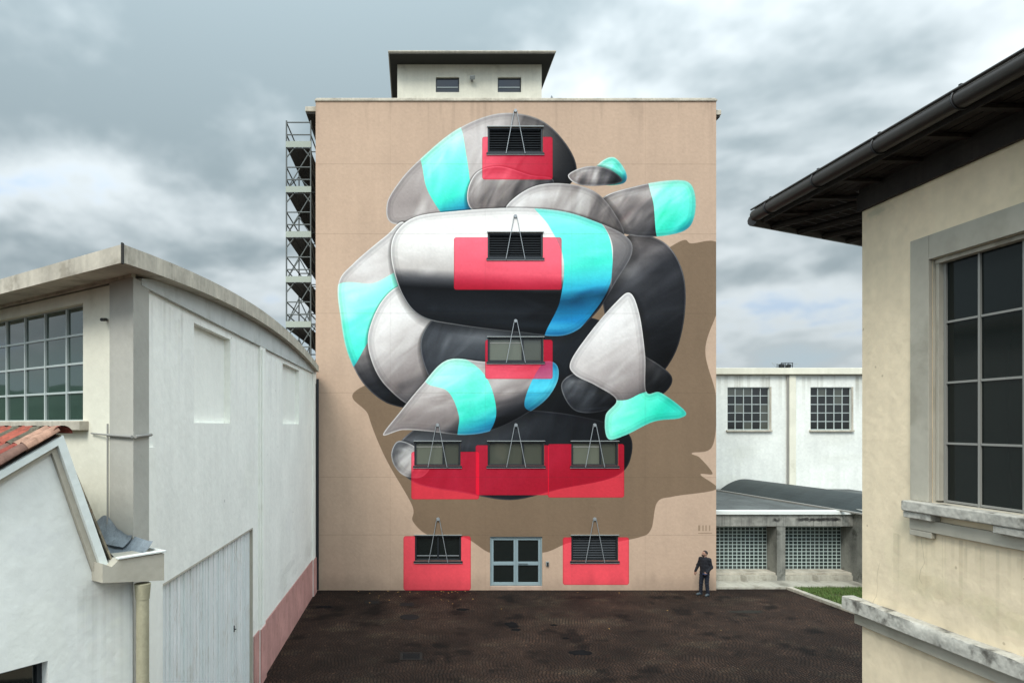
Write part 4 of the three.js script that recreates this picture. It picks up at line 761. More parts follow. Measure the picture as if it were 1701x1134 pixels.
// ---------------------------------------------------------------- low annex with glass-block bays
{
  const Z = 28.9, s = Z / 1150, X = (p) => (p - 690) * s, an = thing('low_annex', 'low grey concrete annex with glass block bays and a flat roof', 'building', [0, 0, -Z]);
  const x0 = 11.9, xr = 18.3, top = 3.02, P0 = X(1291.5), P1 = X(1306), bB = 2.36;
  part(an, 'roof', bx(x0, top - 0.12, -9.9, xr + 6, top - 0.02, -0.25), M.roofFelt, 'flat roof of dark roofing felt');
  part(an, 'roof_edge', bx(x0, top - 0.16, -0.248, xr, top + 0.0, 0.10, 0.012), M.whiteCap, 'white roof edge trim');
  const beamMap = onceMap(xr - x0, 0.6, x0, 2.3, 200, (c) => {
    c.fillStyle = css([0.24, 0.235, 0.205]); c.fillRect(x0 - 1, 2, 9, 2); const R = rng(3);
    for (let i = 0; i < 60; i++) { const x = 16.0 + R() * 1.8; c.fillStyle = `rgba(12,11,9,${0.12 + 0.2 * R()})`; blob(c, x, 2.60 + R() * 0.07, 0.06 + 0.12 * R(), 0.04 + R() * 0.06, i + 2); c.fill(); }
    for (let i = 0; i < 16; i++) { c.fillStyle = `rgba(12,11,9,${0.1 + 0.2 * R()})`; blob(c, 14.9 + R() * 0.35, 2.58 + R() * 0.1, 0.04 + 0.06 * R(), 0.04 + 0.05 * R(), i + 70); c.fill(); }
    for (let i = 0; i < 50; i++) { const x = x0 + R() * 6.4, y = 2.85 - R() * 0.2; c.fillStyle = 'rgba(20,18,14,0.12)'; c.fillRect(x, y - 0.4, 0.02 + 0.05 * R(), 0.4); }
  }, 0.25, 440);
  const bm = wallShape(rect(x0, bB, xr, top - 0.164), [], 0.3); part(an, 'lintel_beam', bm, new THREE.MeshStandardMaterial({ map: beamMap, roughness: 0.9, bumpMap: bumpPlaster, bumpScale: 0.01 }));
  part(an, 'pillar', bx(P0, 0, -1.0, P1, bB - 0.002, -0.02, 0.015), M.annex);
  part(an, 'wing_wall', bx(xr, 0, -9.5, xr + 0.3, top - 0.03, 7), M.annex);
  part(an, 'wing_wall_cap', bx(xr - 0.06, top - 0.028, 0.102, xr + 0.4, top + 0.1, 7), M.whiteCap);
  part(an, 'step', bx(x0, 0, -1.0, xr - 0.002, 0.30, -0.022, 0.015), M.concrete);
  part(an, 'window_sill', bx(x0, 0.302, -0.98, P0 - 0.004, 0.40, -0.10, 0.012), M.fascia); part(an, 'window_sill', bx(P1 + 0.004, 0.302, -0.98, xr - 0.004, 0.40, -0.10, 0.012), M.fascia);
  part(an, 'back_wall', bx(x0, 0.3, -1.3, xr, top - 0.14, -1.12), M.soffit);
  const bxg = [0, 1].map(() => new RoundedBoxGeometry(0.162, 0.148, 0.1, 1, 0.014));
  for (const [a, b] of [[11.98, P0 - 0.012], [P1 + 0.012, xr - 0.012]]) {
    const n = Math.round((b - a) / 0.184), m = 13, cw = (b - a) / n, ch = (bB - 0.41) / m, pn = sub(an, 'glass_block_panel', [a, 0.405, -0.86], 0, 'square glass blocks in pale joints');
    part(pn, 'joint_grid', bx(0, 0, -0.08, b - a, bB - 0.41, 0.026), M.mortar);
    const g1 = new RoundedBoxGeometry(cw - 0.036, ch - 0.036, 0.1, 1, 0.012);
    for (let i = 0; i < n; i++) for (let j = 0; j < m; j++) { const o = part(pn, 'glass_block', g1, hash(i, j, 31) > 0.6 ? M.block2 : M.block); o.position.set((i + 0.5) * cw, (j + 0.5) * ch, -0.012); o.rotation.set((hash(i, j, 1) - 0.5) * 0.03, (hash(i, j, 2) - 0.5) * 0.03, 0); }
  }
  void bxg;
  // dark barrel vault lying on the roof
  const N = 16, v = [], W2 = 1.5, rise = 0.58, Ln = 15;
  for (let i = 0; i <= N; i++) { const t = i / N * 2 - 1; v.push([t * W2, rise * (1 - t * t)]); }
  const vg = wallShape([[-W2 - 0.0, -0.05], [W2, -0.05], ...v.slice().reverse()], [], Ln); vg.translate(0, 0, Ln / 2);
  const vt = part(an, 'vaulted_roof', muv(vg), M.vault, 'dark barrel vault roof'); vt.position.set(19.3, top + 0.0, -2.0); vt.rotation.y = 0.14;
  for (const sx of [-1]) { const o = part(an, 'vault_kerb', bx(-0.06, 0, -Ln / 2, 0.06, 0.06, Ln / 2), M.greyFrame); o.position.set(19.3 + Math.cos(0.14) * sx * (W2 + 0.35), top - 0.015, -2.0 - Math.sin(0.14) * sx * (W2 + 0.35)); o.rotation.y = 0.14; }
}

// ---------------------------------------------------------------- pavement strip, kerb, grass
{
  const strip = bx(12.02, 0, -28.9 + 0.0, 18.29, 0.10, -27.75, 0.015);
  structure(new THREE.Mesh(strip, M.concrete), 'pavement');
  const kerb = thing('kerb_edging', 'pale concrete kerb along the grass strip on the right', 'kerb', [14.95, 0, -27.72]);
  for (let i = 0; i < 9; i++) { const o = part(kerb, 'kerb_stone', bx(-0.11, 0, 0.008, 0.11, 0.12, 0.992, 0.014), i % 3 ? M.concrete : M.fascia); o.position.set(0.02 + i * 0.11, (hash(i, 2, 5) - 0.5) * 0.01, i); o.rotation.y = 0.11; }
  const soil = new THREE.Shape([[15.06, 27.74], [18.29, 27.74], [18.29, 18], [16.1, 18]].map(([x, z]) => new THREE.Vector2(x, z)));
  const sg = new THREE.ShapeGeometry(soil); sg.rotateX(Math.PI / 2); sg.scale(1, 1, -1); sg.translate(0, 0.06, 0); sg.computeVertexNormals();
  structure(new THREE.Mesh(muv(sg), plaster([0.045, 0.04, 0.022], { seed: 700, tile: 1, mottle: 0.4, dirtAmt: 0.5 })), 'soil');
  const blade = new THREE.BufferGeometry(); blade.setAttribute('position', new THREE.Float32BufferAttribute([-0.008, 0, 0, 0.008, 0, 0, 0.004, 0.07, 0.02, -0.008, 0, 0, 0.004, 0.07, 0.02, -0.004, 0.07, 0.02, -0.004, 0.07, 0.02, 0.004, 0.07, 0.02, 0.006, 0.12, 0.06], 3)); blade.computeVertexNormals();
  const n = 26000, im = new THREE.InstancedMesh(blade, plain([1, 1, 1], 0.85), n), R = rng(9), d = new THREE.Object3D(), c = new THREE.Color();
  let k = 0;
  while (k < n) {
    const z = 19.5 + R() * 8.2, x = 15.1 + (27.7 - z) * 0.11 + R() * 3.1; if (x > 18.25) continue;
    const bare = fbm(x * 1.3, z * 1.3, 0, 3, 44); if (bare < 0.40 && R() < 0.8) continue;
    d.position.set(x, 0.06, -z); d.rotation.set(0, R() * 6.3, 0); d.scale.set(1, 0.35 + R() * 0.75, 1); d.updateMatrix(); im.setMatrixAt(k, d.matrix);
    const y = R(); c.setRGB(0.055 + 0.05 * y, 0.105 + 0.05 * R(), 0.02 + 0.012 * y); im.setColorAt(k, c); k++;
  }
  im.name = 'grass'; im.userData.kind = 'stuff'; tag(im, 'short patchy green grass between the kerb and the annex wing', 'grass'); im.receiveShadow = true; scene.add(im);
}

// ---------------------------------------------------------------- covers, drains and patches in the courtyard
const onGround = (px, py) => { const Z = CAM_Y * 1150 / (py - 706); return [(px - 690) / 1150 * Z, Z]; };   // survey point on the ground, used once below
{
  const iron = new THREE.MeshPhysicalMaterial({ color: new THREE.Color().setRGB(0.010, 0.009, 0.009), roughness: 0.8, specularIntensity: 0.3 }), rim = new THREE.MeshPhysicalMaterial({ color: new THREE.Color().setRGB(0.020, 0.017, 0.015), roughness: 0.9, specularIntensity: 0.3 });
  const [gx, gz] = onGround(683, 1090), gr = thing('drain_grate', 'square iron drain grate with slots in the middle of the cobbles', 'drain', [gx, 0, -gz]);
  part(gr, 'frame', merge([bx(-0.32, 0.004, -0.32, 0.32, 0.014, -0.25), bx(-0.32, 0.004, 0.25, 0.32, 0.014, 0.32), bx(-0.32, 0.004, -0.249, -0.25, 0.014, 0.249), bx(0.25, 0.004, -0.249, 0.32, 0.014, 0.249)]), rim);
  for (let i = 0; i < 6; i++) part(gr, 'bar', bx(-0.245, 0.004, -0.235 + i * 0.085, 0.245, 0.012, -0.19 + i * 0.085), iron);
  part(gr, 'pit', bx(-0.249, 0.001, -0.249, 0.249, 0.003, 0.249), M.black);
  const cov = [[618, 1000, 'rectangular iron cover in the cobbles, left of the two by the wall'], [676, 1004, 'rectangular iron cover in the cobbles below the lower left red sheet']];
  for (const [px, py, lab] of cov) {
    const [x, z] = onGround(px, py), o = thing('inspection_cover', lab, 'manhole cover', [x, 0, -z]);
    part(o, 'frame', merge([bx(-0.26, 0.004, -0.24, 0.26, 0.012, -0.2), bx(-0.26, 0.004, 0.2, 0.26, 0.012, 0.24), bx(-0.26, 0.004, -0.199, -0.22, 0.012, 0.199), bx(0.22, 0.004, -0.199, 0.26, 0.012, 0.199)]), rim);
    part(o, 'lid', bx(-0.218, 0.003, -0.198, 0.218, 0.010, 0.198), iron);
  }
  const [mx, mz] = onGround(680, 1025), mh = thing('round_manhole_cover', 'round brown iron manhole cover in the cobbles', 'manhole cover', [mx, 0, -mz]);
  part(mh, 'lid', rod([0, 0.002, 0], [0, 0.012, 0], 0.30, 28), iron); { const g = new THREE.TorusGeometry(0.32, 0.014, 6, 32); g.rotateX(Math.PI / 2); g.translate(0, 0.006, 0); part(mh, 'rim', muv(g), rim); }
  // asphalt repairs
  const asph = plaster([0.006, 0.006, 0.0065], { seed: 720, tile: 1, mottle: 0.3, dirtAmt: 0.3, rough: 0.95, spec: 0.15 }), wet = plaster([0.024, 0.022, 0.018], { seed: 730, tile: 1, mottle: 0.3, dirtAmt: 0.3, rough: 0.95, spec: 0.2 });
  const patches = [[538, 1008, 0.35, 0.2, 0], [768, 1012, 0.28, 0.22, 0], [850, 1038, 0.26, 0.42, 0], [858, 1046, 0.2, 0.2, 0], [920, 1038, 0.16, 0.12, 0], [962, 1084, 0.42, 0.3, 0], [1240, 1016, 0.75, 0.24, 1], [940, 1060, 0.12, 0.12, 0]];
  patches.forEach(([px, py, rx, rz, k], i) => {
    const [x, z] = onGround(px, py), R = rng(800 + i), s = new THREE.Shape(), n = 18;
    for (let a = 0; a < n; a++) { const t = a / n * 6.2832, q = 0.6 + 0.4 * R(); s[a ? 'lineTo' : 'moveTo'](Math.cos(t) * rx * q, Math.sin(t) * rz * q); }
    const g = new THREE.ShapeGeometry(s); g.rotateX(-Math.PI / 2); g.translate(x, 0.004 + (i % 3) * 0.001, -z);
    structure(new THREE.Mesh(muv(g), k ? wet : asph), numbered('asphalt_patch'));
  });
  // a few leaves swept against the wall
  const lf = new THREE.CircleGeometry(0.028, 5); lf.rotateX(-Math.PI / 2); const R = rng(42), gs = [];
  for (let i = 0; i < 60; i++) { const g = lf.clone(); g.rotateZ((R() - 0.5) * 0.8); g.rotateX((R() - 0.5) * 0.8); const far = R() < 0.7; g.translate(far ? -1.8 + R() * 4 : -3 + R() * 14, 0.022, -27.4 + Math.pow(R(), 2) * (far ? 1.6 : 8)); gs.push(g); }
  const lv = new THREE.Mesh(merge(gs), plain([0.30, 0.17, 0.05], 0.8)); lv.name = 'fallen_leaves'; lv.userData.kind = 'stuff'; tag(lv, 'few small yellow leaves on the cobbles near the painted wall', 'leaves'); scene.add(lv);
}

// ---------------------------------------------------------------- cream building on the right
{
  const th = -(Math.PI / 2 - 0.0435), cb = thing('cream_building', 'cream rendered building with dark wooden eaves and a big window on the right', 'building', [6, 0, -9.287]);
  const w = sub(cb, 'courtyard_side', [0, 0, 0], th);
  const op = [1.2, 5.68, 1.2 + 0.532 * 6, 8.51], END = 9.2, TOP = 9.66;
  const map = onceMap(END, TOP, 0, 0, 190, (c) => {
    c.fillStyle = css([0.80, 0.665, 0.465]); c.fillRect(-1, -1, 12, 12); const R = rng(21);
    for (let i = 0; i < 46; i++) { c.fillStyle = css(R() < 0.5 ? [0.83, 0.74, 0.54] : [0.74, 0.61, 0.40], 0.05 + 0.08 * R()); blob(c, R() * END, R() * TOP, 0.2 + R() * 0.9, 0.2 + R() * 0.8, i + 4); c.fill(); }
    for (let i = 0; i < 14; i++) { c.fillStyle = css([0.54, 0.46, 0.27], 0.06 + 0.06 * R()); blob(c, 0.9 + i * 0.12 + R() * 0.2, 4.62 - i * 0.012 + R() * 0.14, 0.25 + 0.2 * R(), 0.12 + 0.1 * R(), i + 60); c.fill(); }
    for (let i = 0; i < 26; i++) { const x = 0.9 + R() * 3.8, l = 0.15 + R() * 0.8, g = c.createLinearGradient(0, 5.3, 0, 5.3 - l); g.addColorStop(0, 'rgba(104,92,62,0.08)'); g.addColorStop(1, 'rgba(104,92,62,0)'); c.fillStyle = g; c.fillRect(x, 5.3 - l, 0.015 + R() * 0.05, l); }
    for (let i = 0; i < 7; i++) { let x = R() * 4, y = 4.4 + R() * 4.6; c.beginPath(); c.moveTo(x, y); for (let k = 0; k < 9; k++) { x += (R() - 0.5) * 0.1; y -= 0.03 + R() * 0.07; c.lineTo(x, y); } c.strokeStyle = 'rgba(90,76,50,0.28)'; c.lineWidth = 0.006; c.stroke(); }
    for (let i = 0; i < 30; i++) { c.fillStyle = 'rgba(84,72,48,0.25)'; blob(c, R() * 4, 4.3 + R() * 5, 0.01 + R() * 0.016, 0.01 + R() * 0.02, i + 300, 8); c.fill(); }
    for (let i = 0; i < 10; i++) { c.fillStyle = css([0.40, 0.36, 0.28], 0.08); blob(c, 0.1 + R() * 0.5, 9.32 + R() * 0.1, 0.1 + 0.12 * R(), 0.04 + R() * 0.05, i + 80); c.fill(); }
    for (let i = 0; i < 40; i++) { const x = R() * END, y = 5.3 - R() * 0.1, l = 0.2 + R() * 0.9; const g = c.createLinearGradient(0, y, 0, y - l); g.addColorStop(0, 'rgba(96,88,66,0.10)'); g.addColorStop(1, 'rgba(96,88,66,0)'); c.fillStyle = g; c.fillRect(x, y - l, 0.03 + R() * 0.08, l); }
  }, 0.07, 450);
  const cm = new THREE.MeshStandardMaterial({ map, bumpMap: bumpPlaster, bumpScale: 0.008, roughness: 0.92 });
  part(w, 'wall', wallShape(rect(0, 0, END, TOP), [op], 0.3), [cm, M.greyStone]);
  const endWall = part(cb, 'end_wall', bx(0.06, 0, 0.02, 9, TOP, 0.28), M.cream); endWall.rotation.y = Math.atan2(0.44, 0.9);   // far side, faces away
  part(w, 'interior', bx(0.9, 4.9, -1.5, END - 1, 9.2, -1.4), M.black);
  // window
  const win = sub(cb, 'window', [0, 0, 0], th, 'large steel window with dark panes and a grey stone surround');
  const T = 0.29;
  part(win, 'surround', merge([bx(op[0] - T, op[1] - 0.003, 0.002, op[0] - 0.003, op[3] + T, 0.05, 0.008), bx(op[0] - 0.002, op[3] + 0.003, 0.002, op[2] + T, op[3] + T, 0.05, 0.008), bx(op[2] + 0.003, op[1], 0.002, op[2] + T, op[3] + 0.002, 0.05, 0.008)]), M.greyStone);
  part(win, 'reveal', bx(op[0] + 0.003, op[1] + 0.02, -0.14, op[0] + 0.05, op[3] - 0.052, -0.03, 0.005), M.greyStone);
  part(win, 'head', bx(op[0] + 0.003, op[3] - 0.05, -0.14, op[2] - 0.003, op[3] - 0.003, -0.02, 0.005), M.fascia);
  part(win, 'sill', merge([bx(op[0] - T - 0.01, 5.55, -0.12, op[2] + T, 5.677, 0.16, 0.018)]), M.ledgeStone);
  part(win, 'sill_block', bx(op[0] - T - 0.012, 5.47, 0.002, op[0] + 0.12, 5.548, 0.13, 0.012), M.ledgeStone); part(win, 'sill_block', bx(op[0] + 0.95, 5.47, 0.002, op[0] + 2.2, 5.548, 0.145, 0.012), M.ledgeStone);
  part(win, 'apron', merge([bx(op[0] - T, 5.33, 0.002, op[2] + T, 5.468, 0.06, 0.008), bx(op[0] - T, 5.26, 0.002, op[0] + 0.05, 5.328, 0.06, 0.008)]), M.greyStone);
  const pw = 0.532, ph = 0.70, bars = [], z0 = -0.13, z1 = -0.085;
  for (let i = 0; i <= 6; i++) part(win, 'muntin', bx(op[0] + i * pw - (i ? 0.014 : -0.052), op[1] + 0.003, z0, op[0] + i * pw + (i < 6 ? (i ? 0.014 : 0.085) : -0.004), op[3] - 0.052, z1), M.greyFrame);
  for (let j = 0; j <= 4; j++) { const g = []; for (let i = 0; i < 6; i++) { const y = op[1] + Math.max(0.022, j * ph - 0.01); if (j < 4) g.push(bx(op[0] + i * pw + (i ? 0.021 : 0.087), y - 0.012, z0 + 0.004, op[0] + (i + 1) * pw - 0.021, y + 0.012, z1 - 0.004)); } if (g.length) part(win, 'muntin', merge(g), M.greyFrame); }
  void bars;
  const pane = bx(-pw / 2 + 0.012, -ph / 2 + 0.010, -0.004, pw / 2 - 0.012, ph / 2 - 0.010, 0.004);
  for (let i = 0; i < 6; i++) for (let j = 0; j < 4; j++) { const o = part(win, 'pane', pane, M.glassDark); o.position.set(op[0] + (i + 0.5) * pw, op[1] + (j + 0.5) * ph - 0.01, -0.112); o.rotation.set((hash(i, j, 4) - 0.5) * 0.01, (hash(i, j, 9) - 0.5) * 0.014, 0); }
  // string course with a chipped ledge
  {
    const L = END + 0.3, nx = 180, g = new THREE.BoxGeometry(L, 0.18, 0.17, nx, 3, 4); const p = g.attributes.position;
    for (let i = 0; i < p.count; i++) { const x = p.getX(i), y = p.getY(i), z = p.getZ(i); const n = fbm(x * 3 + 20, y * 4 + z * 5, 0, 4, 61), chip = smooth(0.55, 0.75, fbm(x * 5 + 3, 2, 0, 4, 66)); p.setY(i, y - (y > 0.05 ? 0.02 * n + (z > 0.06 ? 0.022 * chip : 0) : 0)); p.setZ(i, z - (z > 0.06 ? 0.012 * n + (y > 0.05 ? 0.02 * chip : 0) : 0)); }
    g.computeVertexNormals(); g.translate(L / 2 - 0.17, 4.175, 0.088);
    part(w, 'string_course', muv(g), M.ledgeStone, 'weathered projecting stone ledge');
    part(w, 'string_course_band', bx(-0.06, 3.91, 0.002, END, 4.082, 0.07, 0.008), M.greyStone);
  }
  part(w, 'frieze', bx(-0.03, 9.44, 0.002, END, TOP, 0.06, 0.006), M.wood);
  // eaves: boards, rafters, gutter; plan in world offsets from the corner
  const ov = 0.66, ex = 1.30;
  const so = new THREE.Shape([[-ex, 0.06], [END, 0.06], [END, ov], [-ex - 0.05, ov]].map(([x, y]) => new THREE.Vector2(x, y)));
  const roof = sub(cb, 'eaves', [0, 0, 0], th, 'dark wooden eaves with open rafters');
  void so;
  part(w, 'wall_plate', bx(-0.02, TOP + 0.002, -0.28, END, TOP + 0.3, 0.028), M.wood);
  const bw = 0.105;
  for (let i = 0; i < 6; i++) part(roof, 'soffit_board', bx(-ex + 0.02 - i * 0.03, TOP + 0.075 + i * 0.008, 0.03 + i * bw, END, TOP + 0.095 + i * 0.008, 0.03 + (i + 1) * bw - 0.006), M.wood);
  for (let i = 0; i < 16; i++) { const x = -1.0 + i * 0.68; part(roof, 'rafter', bx(x, TOP + 0.03, x < 0 ? -0.3 : 0.062, x + 0.09, TOP + 0.07, 0.62, 0.006), M.wood); }
  // far return of the eaves
  const ret = sub(cb, 'eaves_return', [0, 0, 0], 0);
  {
    const c0 = [5.17 - 6, -(10.62 - 9.287)], d = [0.9, -0.44], nrm = [0.44, 0.9];
    const q = (t, o, y) => [c0[0] + d[0] * t + nrm[0] * o, y, c0[1] + d[1] * t + nrm[1] * o];
    const quad = (a, b, c, e) => { const g = new THREE.BufferGeometry(); g.setAttribute('position', new THREE.Float32BufferAttribute([...a, ...b, ...c, ...a, ...c, ...e], 3)); g.computeVertexNormals(); return muv(g); };
    for (let i = 0; i < 9; i++) part(ret, 'soffit_board', quad(q(0.05, i * 0.16, TOP + 0.06 + i * 0.004), q(9, i * 0.16, TOP + 0.06 + i * 0.004), q(9, i * 0.16 + 0.152, TOP + 0.06 + i * 0.004), q(0.05, i * 0.16 + 0.152, TOP + 0.06 + i * 0.004)), M.wood);
    for (let i = 0; i < 6; i++) { const g = rod(q(0.4 + i * 0.62, 0.04, TOP + 0.0), q(0.4 + i * 0.62 + 0.1, 1.3, TOP + 0.02), 0.05, 6); part(ret, 'rafter', g, M.wood); }
    part(ret, 'fascia_board', (() => { const g = rod(q(0, 0, TOP + 0.06), q(9, 0, TOP + 0.06), 0.085, 10); return g; })(), M.gutter);
  }
  // roof surface
  {
    const A = [5.17 - 6, TOP + 0.16, -(10.62 - 9.287)], B = [5.17 - 6 + 0.0435 * 11, TOP + 0.16, A[2] + 11], C = [5, TOP + 2.6, A[2] + 11], D2 = [5, TOP + 2.6, A[2] + 3], E = [A[0] + 8.1, TOP + 0.16, A[2] - 3.96];
    const pos = [...A, ...B, ...C, ...A, ...C, ...D2, ...A, ...D2, ...E];
    const g = new THREE.BufferGeometry(); g.setAttribute('position', new THREE.Float32BufferAttribute([...pos, ...pos.map((v, i) => (i % 3 === 1 ? v - 0.05 : v))], 3)); g.computeVertexNormals();
    part(cb, 'roof', muv(g), plaster([0.30, 0.27, 0.25], { seed: 741, tile: 1, mottle: 0.3 }));
  }
  const gut = sub(cb, 'gutter', [0, 0, 0], th, 'dark half-round metal gutter');
  {
    const g = new THREE.CylinderGeometry(0.095, 0.095, END + ex, 16, 1, true, Math.PI / 2, Math.PI); // lower half, axis y
    g.rotateZ(-Math.PI / 2); g.rotateX(Math.PI); 
    const full = new THREE.CylinderGeometry(0.095, 0.095, END + ex, 18, 1); full.rotateZ(Math.PI / 2); full.scale(1, 0.92, 1); full.translate((END - ex) / 2, TOP + 0.115, ov + 0.09);
    part(gut, 'trough', muv(full), M.gutter); void g;
    const bead = rod([-ex, TOP + 0.20, ov + 0.165], [END, TOP + 0.20, ov + 0.165], 0.014, 6); part(gut, 'bead', bead, M.gutter);
    part(gut, 'tile_edge', bx(-ex + 0.02, TOP + 0.205, ov - 0.1, END, TOP + 0.235, ov + 0.13), M.greyStone);
    for (let i = 0; i < 9; i++) { const x = -0.9 + i * 1.12, t = new THREE.TorusGeometry(0.101, 0.012, 5, 18); t.rotateY(Math.PI / 2); t.scale(1, 0.95, 1); t.translate(x, TOP + 0.115, ov + 0.09); part(gut, 'bracket', merge([t, bx(x - 0.016, TOP + 0.21, ov + 0.06, x + 0.016, TOP + 0.27, ov + 0.10)]), M.black); }
    part(gut, 'fascia_board', bx(-ex + 0.03, TOP + 0.0, ov - 0.03, END, TOP + 0.07, ov - 0.005), M.wood);
  }
}

// ---------------------------------------------------------------- the man looking up at the wall
function field(bones, k) {
  return (x, y, z) => {
    let d = 1e9;
    for (const [a, b, ra, rb, fx = 1, fz = 1] of bones) {
      const bxx = b[0] - a[0], by = b[1] - a[1], bz = b[2] - a[2], px = x - a[0], py = y - a[1], pz = z - a[2];
      const l2 = bxx * bxx + by * by + bz * bz + 1e-9, t = clamp((px * bxx + py * by + pz * bz) / l2);
      const qx = (px - bxx * t) / fx, qy = py - by * t, qz = (pz - bz * t) / fz, e = Math.sqrt(qx * qx + qy * qy + qz * qz) - mix(ra, rb, t);
      const h = Math.max(k - Math.abs(d - e), 0) / k; d = Math.min(d, e) - h * h * k * 0.25;
    }
    return d;
  };
}
function meshField(f, [cx, cy, cz], half, res) {
  const mc = new MarchingCubes(res, new THREE.MeshBasicMaterial(), false, false, 200000); mc.isolation = 0;
  for (let z = 0; z < res; z++) for (let y = 0; y < res; y++) for (let x = 0; x < res; x++) {
    const h = res / 2; mc.field[x + y * res + z * res * res] = -f(cx + (x - h) / h * half, cy + (y - h) / h * half, cz + (z - h) / h * half);
  }
  mc.update();
  let g = new THREE.BufferGeometry(); g.setAttribute('position', new THREE.BufferAttribute(mc.positionArray.slice(0, mc.count * 3), 3));
  g.scale(half, half, half); g.translate(cx, cy, cz); g = mergeVertices(g, 1e-5); g.computeVertexNormals();
  return muv(g);
}
{
  const Zm = 26.75, man = thing('person', 'bearded person in dark jacket and jeans standing by the wall corner and looking up', 'person', [(1171 - 690) / 1150 * Zm, 0, -Zm], -0.95);
  // facing +z, his left is +x; height 1.72
  const hipL = [0.09, 0.90, 0], hipR = [-0.09, 0.90, 0], knL = [0.11, 0.49, 0.03], knR = [-0.12, 0.49, 0.05], anL = [0.12, 0.09, -0.02], anR = [-0.15, 0.09, 0.03], toL = [0.15, 0.03, 0.16], toR = [-0.19, 0.03, 0.20];
  const shL = [0.175, 1.39, -0.02], shR = [-0.175, 1.39, -0.02], elL = [0.25, 1.12, -0.05], elR = [-0.28, 1.13, 0.0], wrL = [0.17, 0.93, 0.13], wrR = [-0.33, 0.90, 0.10];
  const neck = [0, 1.43, -0.02], headC = [-0.01, 1.60, -0.005];
  const tilt = -0.38, turn = -0.35, ct = Math.cos(tilt), st = Math.sin(tilt), cy = Math.cos(turn), sy = Math.sin(turn);
  const H = (x, y, z) => { const y1 = y * ct - z * st, z1 = y * st + z * ct; return [headC[0] + x * cy + z1 * sy, headC[1] + y1, headC[2] - x * sy + z1 * cy]; };
  const headBones = [[H(0, 0.03, -0.015), H(0, 0.03, 0.01), 0.088, 0.086, 0.9, 1], [H(0, -0.03, 0.02), H(0, -0.075, 0.055), 0.066, 0.036], [H(0, 0.015, 0.085), H(0, -0.02, 0.108), 0.010, 0.015], [H(-0.025, 0.03, 0.078), H(0.025, 0.03, 0.078), 0.016, 0.016],
    [H(0.078, 0.01, -0.01), H(0.082, -0.02, -0.01), 0.016, 0.011], [H(-0.078, 0.01, -0.01), H(-0.082, -0.02, -0.01), 0.016, 0.011], [H(-0.02, -0.045, 0.083), H(0.02, -0.045, 0.083), 0.009, 0.009], [neck, H(0, -0.03, -0.03), 0.062, 0.060]];
  const torso = [[[0, 0.93, 0], [0, 1.12, 0.0], 0.125, 0.125, 1.2, 0.85], [[0, 1.12, 0], [0, 1.34, -0.01], 0.13, 0.13, 1.3, 0.85], [shL, shR, 0.066, 0.066], [neck, [0, 1.36, -0.01], 0.06, 0.09]];
  const arms = [[shL, elL, 0.055, 0.042], [elL, wrL, 0.042, 0.028], [shR, elR, 0.055, 0.042], [elR, wrR, 0.042, 0.028]];
  const legs = [[hipL, knL, 0.088, 0.058], [knL, anL, 0.058, 0.040], [hipR, knR, 0.088, 0.058], [knR, anR, 0.058, 0.040]];
  const body = meshField(field([...torso, ...arms, ...legs, [anL, toL, 0.038, 0.03], [anR, toR, 0.038, 0.03], [neck, headC, 0.058, 0.058]], 0.03), [0, 0.88, 0.03], 0.95, 110);
  const head = meshField(field(headBones, 0.02), headC, 0.19, 64);
  const hand = (w, dir, side) => {                 // palm plus five fingers, slightly curled
    const D = new THREE.Vector3(...dir).normalize(), S = new THREE.Vector3(0, 0, 1).cross(D).normalize(), N = D.clone().cross(S).multiplyScalar(side), W = new THREE.Vector3(...w);
    const at = (a, b, c) => W.clone().addScaledVector(D, a).addScaledVector(S, b * side).addScaledVector(N, c).toArray();
    const bones = [[at(-0.02, 0, 0), at(0.03, 0, 0), 0.026, 0.024], [at(0.02, -0.025, 0), at(0.075, -0.028, 0), 0.018, 0.014], [at(0.02, 0, 0), at(0.08, 0, 0), 0.018, 0.014], [at(0.02, 0.022, 0), at(0.075, 0.026, 0), 0.018, 0.013]];
    [[-0.03, 0.036], [-0.010, 0.042], [0.011, 0.039], [0.030, 0.030]].forEach(([b, l]) => bones.push([at(0.08, b, 0), at(0.08 + l, b, 0.01), 0.0095, 0.0088], [at(0.08 + l, b, 0.01), at(0.08 + l * 1.7, b, 0.035), 0.0088, 0.007]));
    bones.push([at(0.015, -0.03, 0.008), at(0.05, -0.055, 0.02), 0.012, 0.010], [at(0.05, -0.055, 0.02), at(0.082, -0.052, 0.034), 0.010, 0.008]);
    return meshField(field(bones, 0.008), at(0.06, 0, 0.01), 0.11, 64);
  };
  const skin = plain([0.30, 0.165, 0.115], 0.7), cloth = plaster([0.011, 0.012, 0.016], { seed: 760, tile: 0.6, mottle: 0.35, dirtAmt: 0.2, rough: 0.85 }), jean = plaster([0.012, 0.015, 0.024], { seed: 761, tile: 0.4, mottle: 0.4, dirtAmt: 0.2, rough: 0.9 });
  part(man, 'body', mergeGeometries([body, head, hand(wrL, [-0.2, -0.55, 0.5], 1), hand(wrR, [-0.1, -1, 0.25], -1)]), skin);
  const jac = [[[0, 0.90, 0], [0, 1.12, 0.0], 0.152, 0.145, 1.2, 0.9], [[0, 1.12, 0], [0, 1.33, -0.01], 0.148, 0.15, 1.3, 0.88], [shL, shR, 0.082, 0.082], [[0, 1.38, -0.02], [0, 1.45, -0.015], 0.085, 0.072], [shL, elL, 0.074, 0.060], [elL, wrL, 0.060, 0.046], [shR, elR, 0.074, 0.060], [elR, wrR, 0.060, 0.046]];
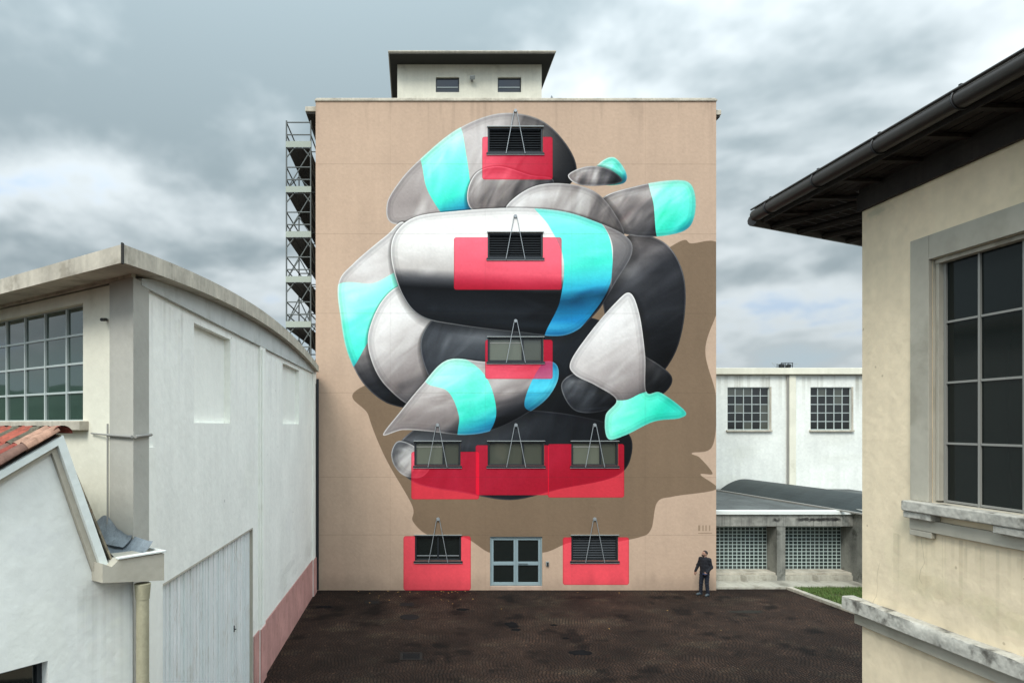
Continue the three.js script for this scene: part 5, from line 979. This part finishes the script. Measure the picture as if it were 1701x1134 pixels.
  const jf = field(jac, 0.04); part(man, 'jacket', meshField((x, y, z) => Math.max(jf(x, y, z) + 0.004 * Math.sin(y * 46 + x * 15) * Math.cos(z * 30 + x * 22), 0.80 - y), [-0.03, 1.14, 0.02], 0.44, 72), cloth);
  const lf = field([[hipL, knL, 0.105, 0.076], [knL, anL, 0.074, 0.066], [hipR, knR, 0.105, 0.076], [knR, anR, 0.074, 0.066], [[0.05, 0.93, 0], [-0.05, 0.93, 0], 0.12, 0.12]], 0.02);
  part(man, 'trousers', meshField((x, y, z) => Math.max(lf(x, y, z) + 0.004 * Math.sin(y * 60 + z * 20), 0.055 - y), [0, 0.52, 0.02], 0.56, 84), jean);
  for (const [a, t] of [[anL, toL], [anR, toR]]) { const f = field([[[a[0], 0.06, a[2] - 0.03], [t[0], 0.045, t[2]], 0.055, 0.044], [a, [a[0], 0.05, a[2]], 0.055, 0.05]], 0.03); part(man, 'shoe', meshField((x, y, z) => Math.max(f(x, y, z), 0.004 - y), [(a[0] + t[0]) / 2, 0.09, (a[2] + t[2]) / 2], 0.2, 56), plain([0.05, 0.065, 0.075], 0.6)); }
  const hf = field([[H(0, 0.05, -0.025), H(0, 0.055, 0.0), 0.096, 0.092, 0.9, 1]], 0.02), cutN = H(0, 0, 1).map((v, i) => v - headC[i]), cutU = H(0, 1, 0).map((v, i) => v - headC[i]);
  part(man, 'hair', meshField((x, y, z) => { const dx = x - headC[0], dy = y - headC[1], dz = z - headC[2], fwd = dx * cutN[0] + dy * cutN[1] + dz * cutN[2], up = dx * cutU[0] + dy * cutU[1] + dz * cutU[2]; return Math.max(hf(x, y, z) + 0.004 * Math.sin(x * 220) * Math.cos(z * 190 + y * 130), fwd - 0.02 - 0.9 * Math.max(0, up - 0.03), -0.045 - up + Math.max(0, fwd - 0.01) * 2.0); }, headC, 0.19, 60), plain([0.012, 0.010, 0.009], 0.85));
  const bf = field([[H(0, -0.035, 0.02), H(0, -0.08, 0.058), 0.072, 0.042]], 0.02);
  part(man, 'beard', meshField((x, y, z) => { const dx = x - headC[0], dy = y - headC[1], dz = z - headC[2], up = dx * cutU[0] + dy * cutU[1] + dz * cutU[2]; return Math.max(bf(x, y, z), up + 0.052); }, headC, 0.19, 60), plain([0.02, 0.015, 0.012], 0.9));
  for (const s of [-1, 1]) { const g = new THREE.SphereGeometry(0.009, 8, 6); g.translate(...H(s * 0.031, 0.018, 0.083)); part(man, 'eye', muv(g), plain([0.05, 0.04, 0.035], 0.3)); }
  const it = thing('handheld_item', 'small dark blue item held in the hand of the standing person', 'phone', [0, 0, 0], 0);
  man.updateMatrixWorld(true);
  const hp = new THREE.Vector3(wrL[0] - 0.03, wrL[1] - 0.05, wrL[2] + 0.07).applyMatrix4(man.matrixWorld); it.position.copy(hp); it.rotation.y = -0.95;
  part(it, 'case', bx(-0.075, -0.012, -0.04, 0.075, 0.012, 0.09, 0.01), plain([0.02, 0.04, 0.10], 0.4));
}

renderer.render(scene, camera);
